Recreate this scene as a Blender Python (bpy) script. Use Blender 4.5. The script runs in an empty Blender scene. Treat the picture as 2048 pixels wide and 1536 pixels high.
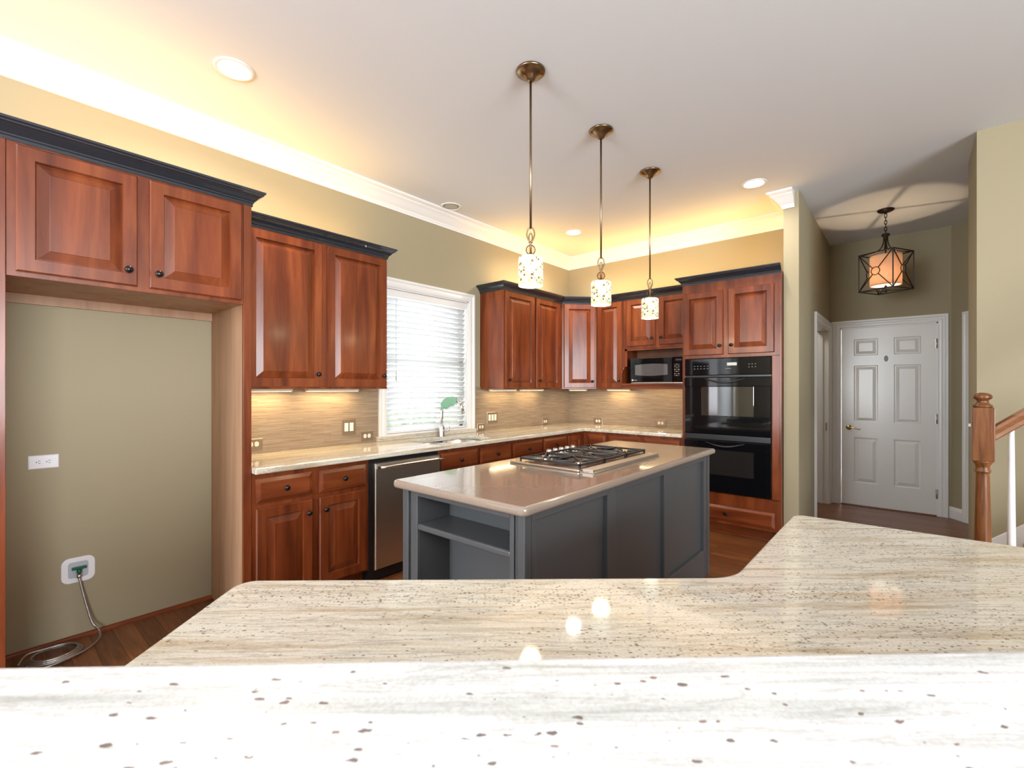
import bpy, bmesh, math, random
from mathutils import Vector, Matrix
R = math.radians
random.seed(7)
S = bpy.context.scene
COL = S.collection

# ------------------------------------------------------------------ camera, sky, large lights, exposure
cam = bpy.data.cameras.new('camera')
camo = bpy.data.objects.new('camera', cam); COL.objects.link(camo)
cam.sensor_width = 36; cam.lens = 929.87 / 2048 * 36
cam.shift_y = 7.8 / 2048
cam.clip_start = 0.01; cam.clip_end = 200
camo.location = (3.4418, -5.1818, 1.36)
camo.rotation_euler = (R(90), 0, 0.7073)
cam.dof.use_dof = True; cam.dof.focus_distance = 3.2; cam.dof.aperture_fstop = 7
S.camera = camo

W = bpy.data.worlds.new('daylight'); S.world = W; W.use_nodes = True
W.node_tree.nodes['Background'].inputs[0].default_value = (0.93, 0.97, 1.0, 1)
W.node_tree.nodes['Background'].inputs[1].default_value = 6.5

def area(name, loc, rot, sx, sy, watts, col=(1, 1, 1), spread=180):
    l = bpy.data.lights.new(name, 'AREA'); l.shape = 'RECTANGLE'; l.size = sx; l.size_y = sy
    l.energy = watts; l.color = col; l.spread = R(spread)
    o = bpy.data.objects.new(name, l); COL.objects.link(o); o.location = loc; o.rotation_euler = rot
    return o
def point(name, loc, watts, col, rad=0.03):
    l = bpy.data.lights.new(name, 'POINT'); l.energy = watts; l.color = col; l.shadow_soft_size = rad
    o = bpy.data.objects.new(name, l); COL.objects.link(o); o.location = loc
    return o
DAY = (0.86, 0.93, 1.0); WARM = (1.0, 0.60, 0.17); SOFT = (1.0, 0.80, 0.52)
# added fill lamps at unseen window openings behind and right of the camera
area('rear_fill_light', (1.8, -9.35, 1.65), (R(108), 0, 0), 1.7, 2.0, 190, DAY)
area('side_fill_light', (8.4, -6.2, 1.65), (R(108), 0, R(90)), 4.0, 2.0, 440, DAY)
# lamp strips lying on top of the wall cabinets, washing wall and ceiling
area('cabinet_top_strip', (0.30, -4.62, 2.44), (R(180), 0, 0), 0.06, 0.92, 4.2, WARM, 165)
area('cabinet_top_strip', (0.18, -3.62, 2.42), (R(180), 0, 0), 0.06, 0.95, 3.4, WARM, 165)
area('cabinet_top_strip', (0.18, -1.00, 2.42), (R(180), 0, 0), 0.06, 1.0, 5.0, WARM, 165)
area('cabinet_top_strip', (1.05, -0.18, 2.42), (R(180), 0, 0), 1.3, 0.06, 7.0, WARM, 165)
area('cabinet_top_strip', (2.14, -0.30, 2.42), (R(180), 0, 0), 0.75, 0.06, 4.2, WARM, 165)
vs = S.view_settings
vs.view_transform = 'Standard'; vs.look = 'None'; vs.exposure = 0.30; vs.gamma = 1.0; vs.use_curve_mapping = False
S.cycles.use_denoising = True
S.cycles.max_bounces = 8; S.cycles.diffuse_bounces = 4; S.cycles.glossy_bounces = 4; S.cycles.transmission_bounces = 8
S.cycles.sample_clamp_indirect = 6.0
S.cycles.caustics_reflective = False; S.cycles.caustics_refractive = False

# ------------------------------------------------------------------ materials
def srgb(r, g, b):
    f = lambda c: (c/255/12.92) if c/255 <= 0.04045 else ((c/255+0.055)/1.055)**2.4
    return (f(r), f(g), f(b), 1)
def newmat(name):
    m = bpy.data.materials.new(name); m.use_nodes = True
    nt = m.node_tree; b = nt.nodes['Principled BSDF']
    return m, nt, b
def plain(name, col, rough=0.5, metal=0.0, coat=0.0, bump=0.0, spec=0.5):
    m, nt, b = newmat(name)
    b.inputs['Base Color'].default_value = col; b.inputs['Roughness'].default_value = rough
    b.inputs['Metallic'].default_value = metal; b.inputs['Coat Weight'].default_value = coat
    b.inputs['Specular IOR Level'].default_value = spec
    tc = nt.nodes.new('ShaderNodeTexCoord')
    n = nt.nodes.new('ShaderNodeTexNoise'); n.inputs['Scale'].default_value = 9; n.inputs['Detail'].default_value = 2
    nt.links.new(tc.outputs['Object'], n.inputs['Vector'])
    mr = nt.nodes.new('ShaderNodeMapRange'); mr.inputs[3].default_value = max(0, rough-0.015); mr.inputs[4].default_value = rough+0.015
    nt.links.new(n.outputs[0], mr.inputs[0]); nt.links.new(mr.outputs[0], b.inputs['Roughness'])
    if bump:
        bp = nt.nodes.new('ShaderNodeBump'); bp.inputs['Strength'].default_value = bump; bp.inputs['Distance'].default_value = 0.002
        n2 = nt.nodes.new('ShaderNodeTexNoise'); n2.inputs['Scale'].default_value = 220
        nt.links.new(tc.outputs['Object'], n2.inputs['Vector'])
        nt.links.new(n2.outputs[0], bp.inputs['Height']); nt.links.new(bp.outputs[0], b.inputs['Normal'])
    return m
def emit(name, col, strength):
    m, nt, b = newmat(name)
    b.inputs['Base Color'].default_value = col
    b.inputs['Emission Color'].default_value = col; b.inputs['Emission Strength'].default_value = strength
    return m
def ramp(nt, stops):
    r = nt.nodes.new('ShaderNodeValToRGB'); e = r.color_ramp.elements
    while len(e) < len(stops): e.new(0.5)
    for i, (p, c) in enumerate(stops): e[i].position = p; e[i].color = c
    return r
def coords(nt, scale, rot=(0, 0, 0), random_loc=True):
    tc = nt.nodes.new('ShaderNodeTexCoord')
    mp = nt.nodes.new('ShaderNodeMapping'); mp.inputs['Scale'].default_value = scale; mp.inputs['Rotation'].default_value = rot
    if random_loc:
        oi = nt.nodes.new('ShaderNodeObjectInfo'); ad = nt.nodes.new('ShaderNodeVectorMath'); ad.operation = 'ADD'
        mu = nt.nodes.new('ShaderNodeMath'); mu.operation = 'MULTIPLY'; mu.inputs[1].default_value = 37.0
        nt.links.new(oi.outputs['Random'], mu.inputs[0])
        nt.links.new(tc.outputs['Object'], ad.inputs[0]); nt.links.new(mu.outputs[0], ad.inputs[1])
        nt.links.new(ad.outputs[0], mp.inputs['Vector'])
    else:
        nt.links.new(tc.outputs['Object'], mp.inputs['Vector'])
    return mp
def noise(nt, vec, scale, detail=4, rough=0.55, dist=0.0):
    n = nt.nodes.new('ShaderNodeTexNoise'); n.inputs['Scale'].default_value = scale
    n.inputs['Detail'].default_value = detail; n.inputs['Roughness'].default_value = rough; n.inputs['Distortion'].default_value = dist
    nt.links.new(vec, n.inputs['Vector']); return n
def mix(nt, a, b, fac, mode='MIX'):
    m = nt.nodes.new('ShaderNodeMix'); m.data_type = 'RGBA'; m.blend_type = mode
    for s, v in ((0, fac), (6, a), (7, b)):
        if hasattr(v, 'links'): nt.links.new(v, m.inputs[s])
        else: m.inputs[s].default_value = v
    return m.outputs[2]
def wood(name, dark, mid, light, axis='z', rough=0.32, coat=0.16, stretch=9.0, blotch=0.36, sc=5.0):
    m, nt, b = newmat(name)
    s = {'x': (1/stretch, 1, 1), 'y': (1, 1/stretch, 1), 'z': (1, 1, 1/stretch)}[axis]
    mp = coords(nt, s)
    n = noise(nt, mp.outputs[0], sc*2.4, 6, 0.6, 0.5)
    r = ramp(nt, [(0.28, dark), (0.5, mid), (0.74, light)])
    nt.links.new(n.outputs[0], r.inputs[0])
    s2 = {'x': (0.14, 1, 1), 'y': (1, 0.14, 1), 'z': (1, 1, 0.14)}[axis]
    mp2 = coords(nt, s2)
    n2 = noise(nt, mp2.outputs[0], 6.5, 3, 0.55, 0.3)
    r2 = ramp(nt, [(0.34, (1-blotch, 1-blotch*1.05, 1-blotch*1.1, 1)), (0.6, (1, 1, 1, 1))])
    nt.links.new(n2.outputs[0], r2.inputs[0])
    c = mix(nt, r.outputs[0], r2.outputs[0], 1.0, 'MULTIPLY')
    nt.links.new(c, b.inputs['Base Color'])
    b.inputs['Roughness'].default_value = rough; b.inputs['Coat Weight'].default_value = coat; b.inputs['Coat Roughness'].default_value = 0.15; b.inputs['Specular IOR Level'].default_value = 0.35
    return m
def granite(name, angle, base, tan, speck, streak_amt=0.5, speck_amt=1.0, big=1.0, rough=0.07):
    m, nt, b = newmat(name)
    mp = coords(nt, (1, 1, 1), (0, 0, -angle), False)
    st = nt.nodes.new('ShaderNodeMapping'); st.inputs['Scale'].default_value = (1.6, 26, 26)
    nt.links.new(mp.outputs[0], st.inputs['Vector'])
    n = noise(nt, st.outputs[0], 1.0/big, 7, 0.62, 0.35)
    r = ramp(nt, [(0.34, tan), (0.50, base), (0.72, base)])
    nt.links.new(n.outputs[0], r.inputs[0])
    gr = noise(nt, mp.outputs[0], 260, 3, 0.7); rg = ramp(nt, [(0.36, (.84, .82, .79, 1)), (0.56, (1, 1, 1, 1))]); nt.links.new(gr.outputs[0], rg.inputs[0])
    basec = mix(nt, r.outputs[0], rg.outputs[0], 1.0, 'MULTIPLY')
    # thin grey-brown veins
    st2 = nt.nodes.new('ShaderNodeMapping'); st2.inputs['Scale'].default_value = (2.4, 34, 34); st2.inputs['Location'].default_value = (3, 7, 1)
    nt.links.new(mp.outputs[0], st2.inputs['Vector'])
    n2 = noise(nt, st2.outputs[0], 0.9/big, 5, 0.7, 0.6)
    a = nt.nodes.new('ShaderNodeMath'); a.operation = 'SUBTRACT'; a.inputs[1].default_value = 0.5
    ab = nt.nodes.new('ShaderNodeMath'); ab.operation = 'ABSOLUTE'
    nt.links.new(n2.outputs[0], a.inputs[0]); nt.links.new(a.outputs[0], ab.inputs[0])
    rv = ramp(nt, [(0.0, (1, 1, 1, 1)), (0.030, (0, 0, 0, 1))])
    nt.links.new(ab.outputs[0], rv.inputs[0])
    vm = nt.nodes.new('ShaderNodeMath'); vm.operation = 'MULTIPLY'; vm.inputs[1].default_value = streak_amt
    nt.links.new(rv.outputs[0], vm.inputs[0])
    c = mix(nt, basec, (base[0]*0.40, base[1]*0.37, base[2]*0.33, 1), vm.outputs[0])
    # garnet specks clustered in bands
    sp = nt.nodes.new('ShaderNodeMapping'); sp.inputs['Scale'].default_value = (95/big, 190/big, 130/big)
    nt.links.new(mp.outputs[0], sp.inputs['Vector'])
    v = nt.nodes.new('ShaderNodeTexVoronoi'); v.inputs['Scale'].default_value = 1.0; v.inputs['Randomness'].default_value = 1.0
    wob = noise(nt, mp.outputs[0], 130/big, 2); wm = nt.nodes.new('ShaderNodeVectorMath'); wm.operation = 'MULTIPLY_ADD'; wm.inputs[1].default_value = (.9, .9, .9)
    nt.links.new(wob.outputs[1], wm.inputs[0]); nt.links.new(sp.outputs[0], wm.inputs[2]); nt.links.new(wm.outputs[0], v.inputs['Vector'])
    band = noise(nt, st.outputs[0], 0.45/big, 3, 0.5, 0.2)
    sep = nt.nodes.new('ShaderNodeSeparateColor'); nt.links.new(v.outputs['Color'], sep.inputs[0])
    th = nt.nodes.new('ShaderNodeMapRange'); th.inputs[1].default_value = 0.42; th.inputs[2].default_value = 0.68
    th.inputs[3].default_value = 0.012*speck_amt; th.inputs[4].default_value = 0.22*speck_amt
    nt.links.new(band.outputs[0], th.inputs[0])
    lt = nt.nodes.new('ShaderNodeMath'); lt.operation = 'LESS_THAN'
    nt.links.new(sep.outputs[0], lt.inputs[0]); nt.links.new(th.outputs[0], lt.inputs[1])
    near = nt.nodes.new('ShaderNodeMath'); near.operation = 'LESS_THAN'
    sz = nt.nodes.new('ShaderNodeMath'); sz.operation = 'MULTIPLY_ADD'; sz.inputs[1].default_value = 0.30; sz.inputs[2].default_value = 0.14
    nt.links.new(sep.outputs[1], sz.inputs[0])
    nt.links.new(v.outputs['Distance'], near.inputs[0]); nt.links.new(sz.outputs[0], near.inputs[1])
    k = nt.nodes.new('ShaderNodeMath'); k.operation = 'MULTIPLY'
    nt.links.new(lt.outputs[0], k.inputs[0]); nt.links.new(near.outputs[0], k.inputs[1])
    spc = mix(nt, speck, (speck[0]*3+0.04, speck[1]*3+0.02, speck[2]*2+0.005, 1), sep.outputs[2])
    k2 = nt.nodes.new('ShaderNodeMath'); k2.operation = 'MULTIPLY'; k2.inputs[1].default_value = 0.85
    nt.links.new(k.outputs[0], k2.inputs[0])
    c = mix(nt, c, spc, k2.outputs[0])
    nt.links.new(c, b.inputs['Base Color'])
    b.inputs['Roughness'].default_value = rough
    return m

M = {}
M['wall'] = plain('wall_paint', (0.355, 0.303, 0.196, 1), 0.65, bump=0.05, spec=0.25)
M['ceil'] = plain('ceiling_paint', (0.745, 0.767, 0.79, 1), 0.8, bump=0.04, spec=0.2)
M['white'] = plain('white_trim_paint', (0.80, 0.79, 0.77, 1), 0.35)
M['doorwhite'] = plain('white_door_paint', (0.80, 0.785, 0.75, 1), 0.25)
CH_D, CH_M, CH_L = (0.100, 0.018, 0.005, 1), (0.200, 0.044, 0.012, 1), (0.30, 0.080, 0.022, 1)
M['cherry'] = wood('cherry_wood', CH_D, CH_M, CH_L, 'z')
M['cherry_x'] = wood('cherry_wood_across', CH_D, CH_M, CH_L, 'x')
M['cherry_y'] = wood('cherry_wood_along', CH_D, CH_M, CH_L, 'y')
M['ply'] = wood('maple_veneer', (0.36, 0.20, 0.11, 1), (0.46, 0.27, 0.16, 1), (0.52, 0.32, 0.19, 1), 'z', 0.5, 0.0, 14, 0.12)
M['ply_d'] = wood('niche_veneer', (0.16, 0.06, 0.03, 1), (0.22, 0.085, 0.04, 1), (0.27, 0.11, 0.05, 1), 'z', 0.45, 0.0, 12, 0.2)
M['oak'] = wood('stained_oak', (0.060, 0.018, 0.005, 1), (0.185, 0.066, 0.020, 1), (0.27, 0.108, 0.036, 1), 'z', 0.32, 0.2, 14, 0.2, 20)
M['oak_x'] = wood('stained_oak_rail', (0.15, 0.052, 0.016, 1), (0.26, 0.098, 0.032, 1), (0.34, 0.14, 0.05, 1), 'x', 0.3, 0.3, 10, 0.15, 9)
M['navy'] = plain('charcoal_navy_lacquer', (0.017, 0.022, 0.029, 1), 0.22, coat=0.5)
M['island'] = plain('slate_grey_paint', (0.087, 0.091, 0.094, 1), 0.33)
M['knob'] = plain('black_bronze', (0.008, 0.008, 0.009, 1), 0.25, metal=0.3)
M['black'] = plain('black_gloss', (0.004, 0.004, 0.005, 1), 0.05, coat=0.1, spec=0.35)
M['blackm'] = plain('black_plastic', (0.010, 0.010, 0.011, 1), 0.35)
M['glassdark'] = plain('dark_oven_glass', (0.02, 0.018, 0.017, 1), 0.03, coat=1.0, spec=1.0)
M['mwglass'] = plain('grey_screen_glass', (0.09, 0.085, 0.085, 1), 0.06, coat=0.8, spec=0.8)
M['steel'] = plain('brushed_steel', (0.62, 0.57, 0.51, 1), 0.36, metal=1.0)
M['steel_b'] = plain('bright_steel', (0.78, 0.76, 0.73, 1), 0.22, metal=1.0)
M['chrome'] = plain('chrome', (0.75, 0.77, 0.79, 1), 0.06, metal=1.0)
M['iron'] = plain('cast_iron', (0.014, 0.012, 0.012, 1), 0.45)
M['brass'] = plain('antique_brass', (0.27, 0.19, 0.115, 1), 0.28, metal=1.0)
M['doorbrass'] = plain('polished_brass', (0.72, 0.50, 0.20, 1), 0.15, metal=1.0)
M['nickel'] = plain('satin_nickel', (0.55, 0.53, 0.48, 1), 0.3, metal=1.0)
M['bronze'] = plain('dark_bronze', (0.028, 0.018, 0.012, 1), 0.4, metal=0.6)
M['plate_w'] = plain('white_plastic', (0.83, 0.83, 0.85, 1), 0.3)
M['plate_t'] = plain('tan_plate', (0.30, 0.215, 0.145, 1), 0.3, metal=0.5)
M['ivory'] = plain('ivory_plastic', (0.86, 0.82, 0.70, 1), 0.3)
M['slot'] = plain('dark_slot', (0.02, 0.018, 0.015, 1), 0.5)
M['boxgrey'] = plain('pale_grey_plastic', (0.46, 0.50, 0.54, 1), 0.35)
M['green'] = plain('green_valve', (0.006, 0.10, 0.055, 1), 0.35)
M['cloth'] = plain('green_cloth', (0.19, 0.37, 0.24, 1), 0.9, bump=0.4)
M['clothw'] = plain('white_cloth_hem', (0.75, 0.76, 0.74, 1), 0.9)
M['braid'] = plain('braided_steel', (0.42, 0.39, 0.36, 1), 0.35, metal=0.9, bump=0.8)
M['lens'] = emit('lit_lamp_lens', (1.0, 0.93, 0.80, 1), 9.0)
M['lensoff'] = plain('unlit_lamp_glass', (0.45, 0.43, 0.36, 1), 0.2)
M['ucl'] = plain('cream_fixture', (0.80, 0.72, 0.56, 1), 0.4)
M['ucglow'] = emit('lit_strip', (1.0, 0.80, 0.45, 1), 5.0)
M['grey'] = plain('grey_door_viewer', (0.40, 0.39, 0.38, 1), 0.35)
M['display'] = plain('pale_display', (0.45, 0.47, 0.42, 1), 0.3)
M['mark'] = plain('light_print', (0.62, 0.62, 0.62, 1), 0.4)
M['markdim'] = plain('dim_print', (0.16, 0.155, 0.15, 1), 0.4)
M['carpet'] = plain('beige_carpet', (0.42, 0.30, 0.20, 1), 0.95, bump=0.6)
G_B, G_T, G_S = (0.70, 0.655, 0.555, 1), (0.46, 0.36, 0.235, 1), (0.055, 0.030, 0.028, 1)
M['granite'] = granite('ivory_granite_counter', R(90), G_B, G_T, G_S, 0.6, 1.2, .9, .06)
M['granite_b'] = granite('ivory_granite_bar', R(41.5), (0.74, 0.70, 0.60, 1), (0.56, 0.455, 0.32, 1), G_S, 0.6, 3.2, 0.85, 0.045)
M['granite_r'] = granite('light_whitened_granite', R(41.8), (0.86, 0.875, 0.875, 1), (0.55, 0.575, 0.555, 1), (0.05, 0.018, 0.02, 1), 0.4, 0.7, 1.15, 0.3)  # same stone as the lower counter, whitened to imitate strong light on the ledge

def quartz():
    m, nt, b = newmat('taupe_solid_surface')
    mp = coords(nt, (1, 1, 1), (0, 0, 0), False)
    n = noise(nt, mp.outputs[0], 90, 3); r = ramp(nt, [(0.3, (0.30, 0.236, 0.188, 1)), (0.7, (0.33, 0.260, 0.207, 1))])
    nt.links.new(n.outputs[0], r.inputs[0]); nt.links.new(r.outputs[0], b.inputs['Base Color'])
    b.inputs['Roughness'].default_value = 0.10; b.inputs['Coat Weight'].default_value = 0.5; b.inputs['Coat Roughness'].default_value = 0.04
    return m
M['quartz'] = quartz()

def floorwood():
    m, nt, b = newmat('hardwood_planks')
    mp = coords(nt, (1, 1, 1), (0, 0, 0), False)
    br = nt.nodes.new('ShaderNodeTexBrick'); br.inputs['Scale'].default_value = 1.0
    br.inputs['Brick Width'].default_value = 1.1; br.inputs['Row Height'].default_value = 0.095
    br.inputs['Mortar Size'].default_value = 0.0014; br.inputs['Bias'].default_value = 0.0
    br.inputs['Color1'].default_value = (0.16, 0.058, 0.020, 1); br.inputs['Color2'].default_value = (0.25, 0.098, 0.033, 1)
    br.inputs['Mortar'].default_value = (0.035, 0.014, 0.006, 1)
    nt.links.new(mp.outputs[0], br.inputs['Vector'])
    st = nt.nodes.new('ShaderNodeMapping'); st.inputs['Scale'].default_value = (1.3, 14, 1)
    nt.links.new(mp.outputs[0], st.inputs['Vector'])
    n = noise(nt, st.outputs[0], 3, 6, 0.6, 0.6)
    r = ramp(nt, [(0.3, (0.55, 0.5, 0.48, 1)), (0.7, (1.3, 1.2, 1.15, 1))])
    nt.links.new(n.outputs[0], r.inputs[0])
    nt.links.new(mix(nt, br.outputs[0], r.outputs[0], 1.0, 'MULTIPLY'), b.inputs['Base Color'])
    b.inputs['Roughness'].default_value = 0.34; b.inputs['Coat Weight'].default_value = 0.0
    return m
M['floor'] = floorwood()

def stripmosaic(name, axis):
    m, nt, b = newmat(name)
    tc = nt.nodes.new('ShaderNodeTexCoord'); sp = nt.nodes.new('ShaderNodeSeparateXYZ'); cb = nt.nodes.new('ShaderNodeCombineXYZ')
    nt.links.new(tc.outputs['Object'], sp.inputs[0]); nt.links.new(sp.outputs[axis], cb.inputs[0]); nt.links.new(sp.outputs[2], cb.inputs[1])
    br = nt.nodes.new('ShaderNodeTexBrick'); br.inputs['Scale'].default_value = 1.0
    br.inputs['Brick Width'].default_value = 0.16; br.inputs['Row Height'].default_value = 0.0085
    br.inputs['Mortar Size'].default_value = 0.0004; br.inputs['Bias'].default_value = 0.0; br.offset = 0.37; br.offset_frequency = 2
    br.inputs['Color1'].default_value = (0.265, 0.195, 0.135, 1); br.inputs['Color2'].default_value = (0.335, 0.258, 0.182, 1)
    br.inputs['Mortar'].default_value = (0.25, 0.18, 0.125, 1)
    nt.links.new(cb.outputs[0], br.inputs['Vector'])
    mp = nt.nodes.new('ShaderNodeMapping'); mp.inputs['Scale'].default_value = (2.2, 60, 1)
    nt.links.new(cb.outputs[0], mp.inputs['Vector'])
    n = noise(nt, mp.outputs[0], 2, 4, 0.6, 0.3); r = ramp(nt, [(0.35, (0.82, 0.80, 0.78, 1)), (0.65, (1.12, 1.12, 1.12, 1))])
    nt.links.new(n.outputs[0], r.inputs[0])
    nt.links.new(mix(nt, br.outputs[0], r.outputs[0], 1.0, 'MULTIPLY'), b.inputs['Base Color'])
    b.inputs['Roughness'].default_value = 0.22
    bp = nt.nodes.new('ShaderNodeBump'); bp.inputs['Strength'].default_value = 0.25; bp.inputs['Distance'].default_value = 0.002
    nt.links.new(br.outputs[1], bp.inputs['Height']); bp.invert = True
    nt.links.new(bp.outputs[0], b.inputs['Normal'])
    return m
M['tile_y'] = stripmosaic('strip_mosaic_side', 1); M['tile_x'] = stripmosaic('strip_mosaic_back', 0)

def mosaicshade():
    m, nt, b = newmat('lit_mosaic_glass')
    tc = nt.nodes.new('ShaderNodeTexCoord')
    mp = nt.nodes.new('ShaderNodeMapping'); mp.inputs['Scale'].default_value = (62, 62, 62)
    nt.links.new(tc.outputs['Object'], mp.inputs['Vector'])
    v = nt.nodes.new('ShaderNodeTexVoronoi'); v.distance = 'CHEBYCHEV'; v.inputs['Scale'].default_value = 1.0
    nt.links.new(mp.outputs[0], v.inputs['Vector'])
    sep = nt.nodes.new('ShaderNodeSeparateColor'); nt.links.new(v.outputs['Color'], sep.inputs[0])
    r = ramp(nt, [(0.0, (0.50, 0.56, 0.26, 1)), (0.35, (0.80, 0.80, 0.50, 1)), (0.6, (0.95, 0.97, 0.85, 1)), (1, (1, 1, 0.95, 1))])
    nt.links.new(sep.outputs[0], r.inputs[0])
    lt = nt.nodes.new('ShaderNodeMath'); lt.operation = 'LESS_THAN'; lt.inputs[1].default_value = 0.22
    nt.links.new(sep.outputs[1], lt.inputs[0])
    ins = nt.nodes.new('ShaderNodeMath'); ins.operation = 'LESS_THAN'; ins.inputs[1].default_value = 0.36
    nt.links.new(v.outputs['Distance'], ins.inputs[0])
    k = nt.nodes.new('ShaderNodeMath'); k.operation = 'MULTIPLY'; nt.links.new(lt.outputs[0], k.inputs[0]); nt.links.new(ins.outputs[0], k.inputs[1])
    c = mix(nt, r.outputs[0], (0.22, 0.13, 0.05, 1), k.outputs[0])
    nt.links.new(c, b.inputs['Base Color']); nt.links.new(c, b.inputs['Emission Color'])
    b.inputs['Emission Strength'].default_value = 0.30; b.inputs['Roughness'].default_value = 0.2
    return m
M['mosaic'] = mosaicshade()
def translucent(name, col, em=0.0, emc=(1, 1, 1, 1), w=0.5):
    m, nt, b = newmat(name)
    b.inputs['Base Color'].default_value = col; b.inputs['Roughness'].default_value = 0.8
    t = nt.nodes.new('ShaderNodeBsdfTranslucent'); t.inputs[0].default_value = col
    mx = nt.nodes.new('ShaderNodeMixShader'); mx.inputs[0].default_value = w
    nt.links.new(b.outputs[0], mx.inputs[1]); nt.links.new(t.outputs[0], mx.inputs[2])
    nt.links.new(mx.outputs[0], nt.nodes['Material Output'].inputs[0])
    if em: b.inputs['Emission Color'].default_value = emc; b.inputs['Emission Strength'].default_value = em
    return m
M['slat'] = translucent('white_blind_slat', (0.86, 0.88, 0.89, 1), w=0.28)
M['drum'] = translucent('linen_lamp_shade', (0.84, 0.66, 0.52, 1), w=0.6)
def tinted():
    m, nt, b = newmat('pink_tinted_crystal')
    t = nt.nodes.new('ShaderNodeBsdfTransparent'); t.inputs[0].default_value = (.93, .80, .74, 1)
    g = nt.nodes.new('ShaderNodeBsdfGlossy'); g.inputs['Roughness'].default_value = 0.03
    f = nt.nodes.new('ShaderNodeFresnel'); f.inputs[0].default_value = 1.2
    mx = nt.nodes.new('ShaderNodeMixShader'); nt.links.new(f.outputs[0], mx.inputs[0])
    nt.links.new(t.outputs[0], mx.inputs[1]); nt.links.new(g.outputs[0], mx.inputs[2])
    nt.links.new(mx.outputs[0], nt.nodes['Material Output'].inputs[0]); return m
M['crystal'] = tinted()
def pane():
    m, nt, b = newmat('window_glass')
    t = nt.nodes.new('ShaderNodeBsdfTransparent'); g = nt.nodes.new('ShaderNodeBsdfGlossy'); g.inputs['Roughness'].default_value = 0.02
    mx = nt.nodes.new('ShaderNodeMixShader'); mx.inputs[0].default_value = 0.06
    nt.links.new(t.outputs[0], mx.inputs[1]); nt.links.new(g.outputs[0], mx.inputs[2])
    nt.links.new(mx.outputs[0], nt.nodes['Material Output'].inputs[0])
    return m
M['pane'] = pane()
def leaf():
    m, nt, b = newmat('hedge_leaves')
    mp = coords(nt, (1, 1, 1)); n = noise(nt, mp.outputs[0], 14, 4)
    r = ramp(nt, [(0.3, (0.03, 0.06, 0.03, 1)), (0.7, (0.16, 0.22, 0.12, 1))]); nt.links.new(n.outputs[0], r.inputs[0])
    nt.links.new(r.outputs[0], b.inputs['Base Color']); b.inputs['Roughness'].default_value = 0.8
    return m
M['leaf'] = leaf()

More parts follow.
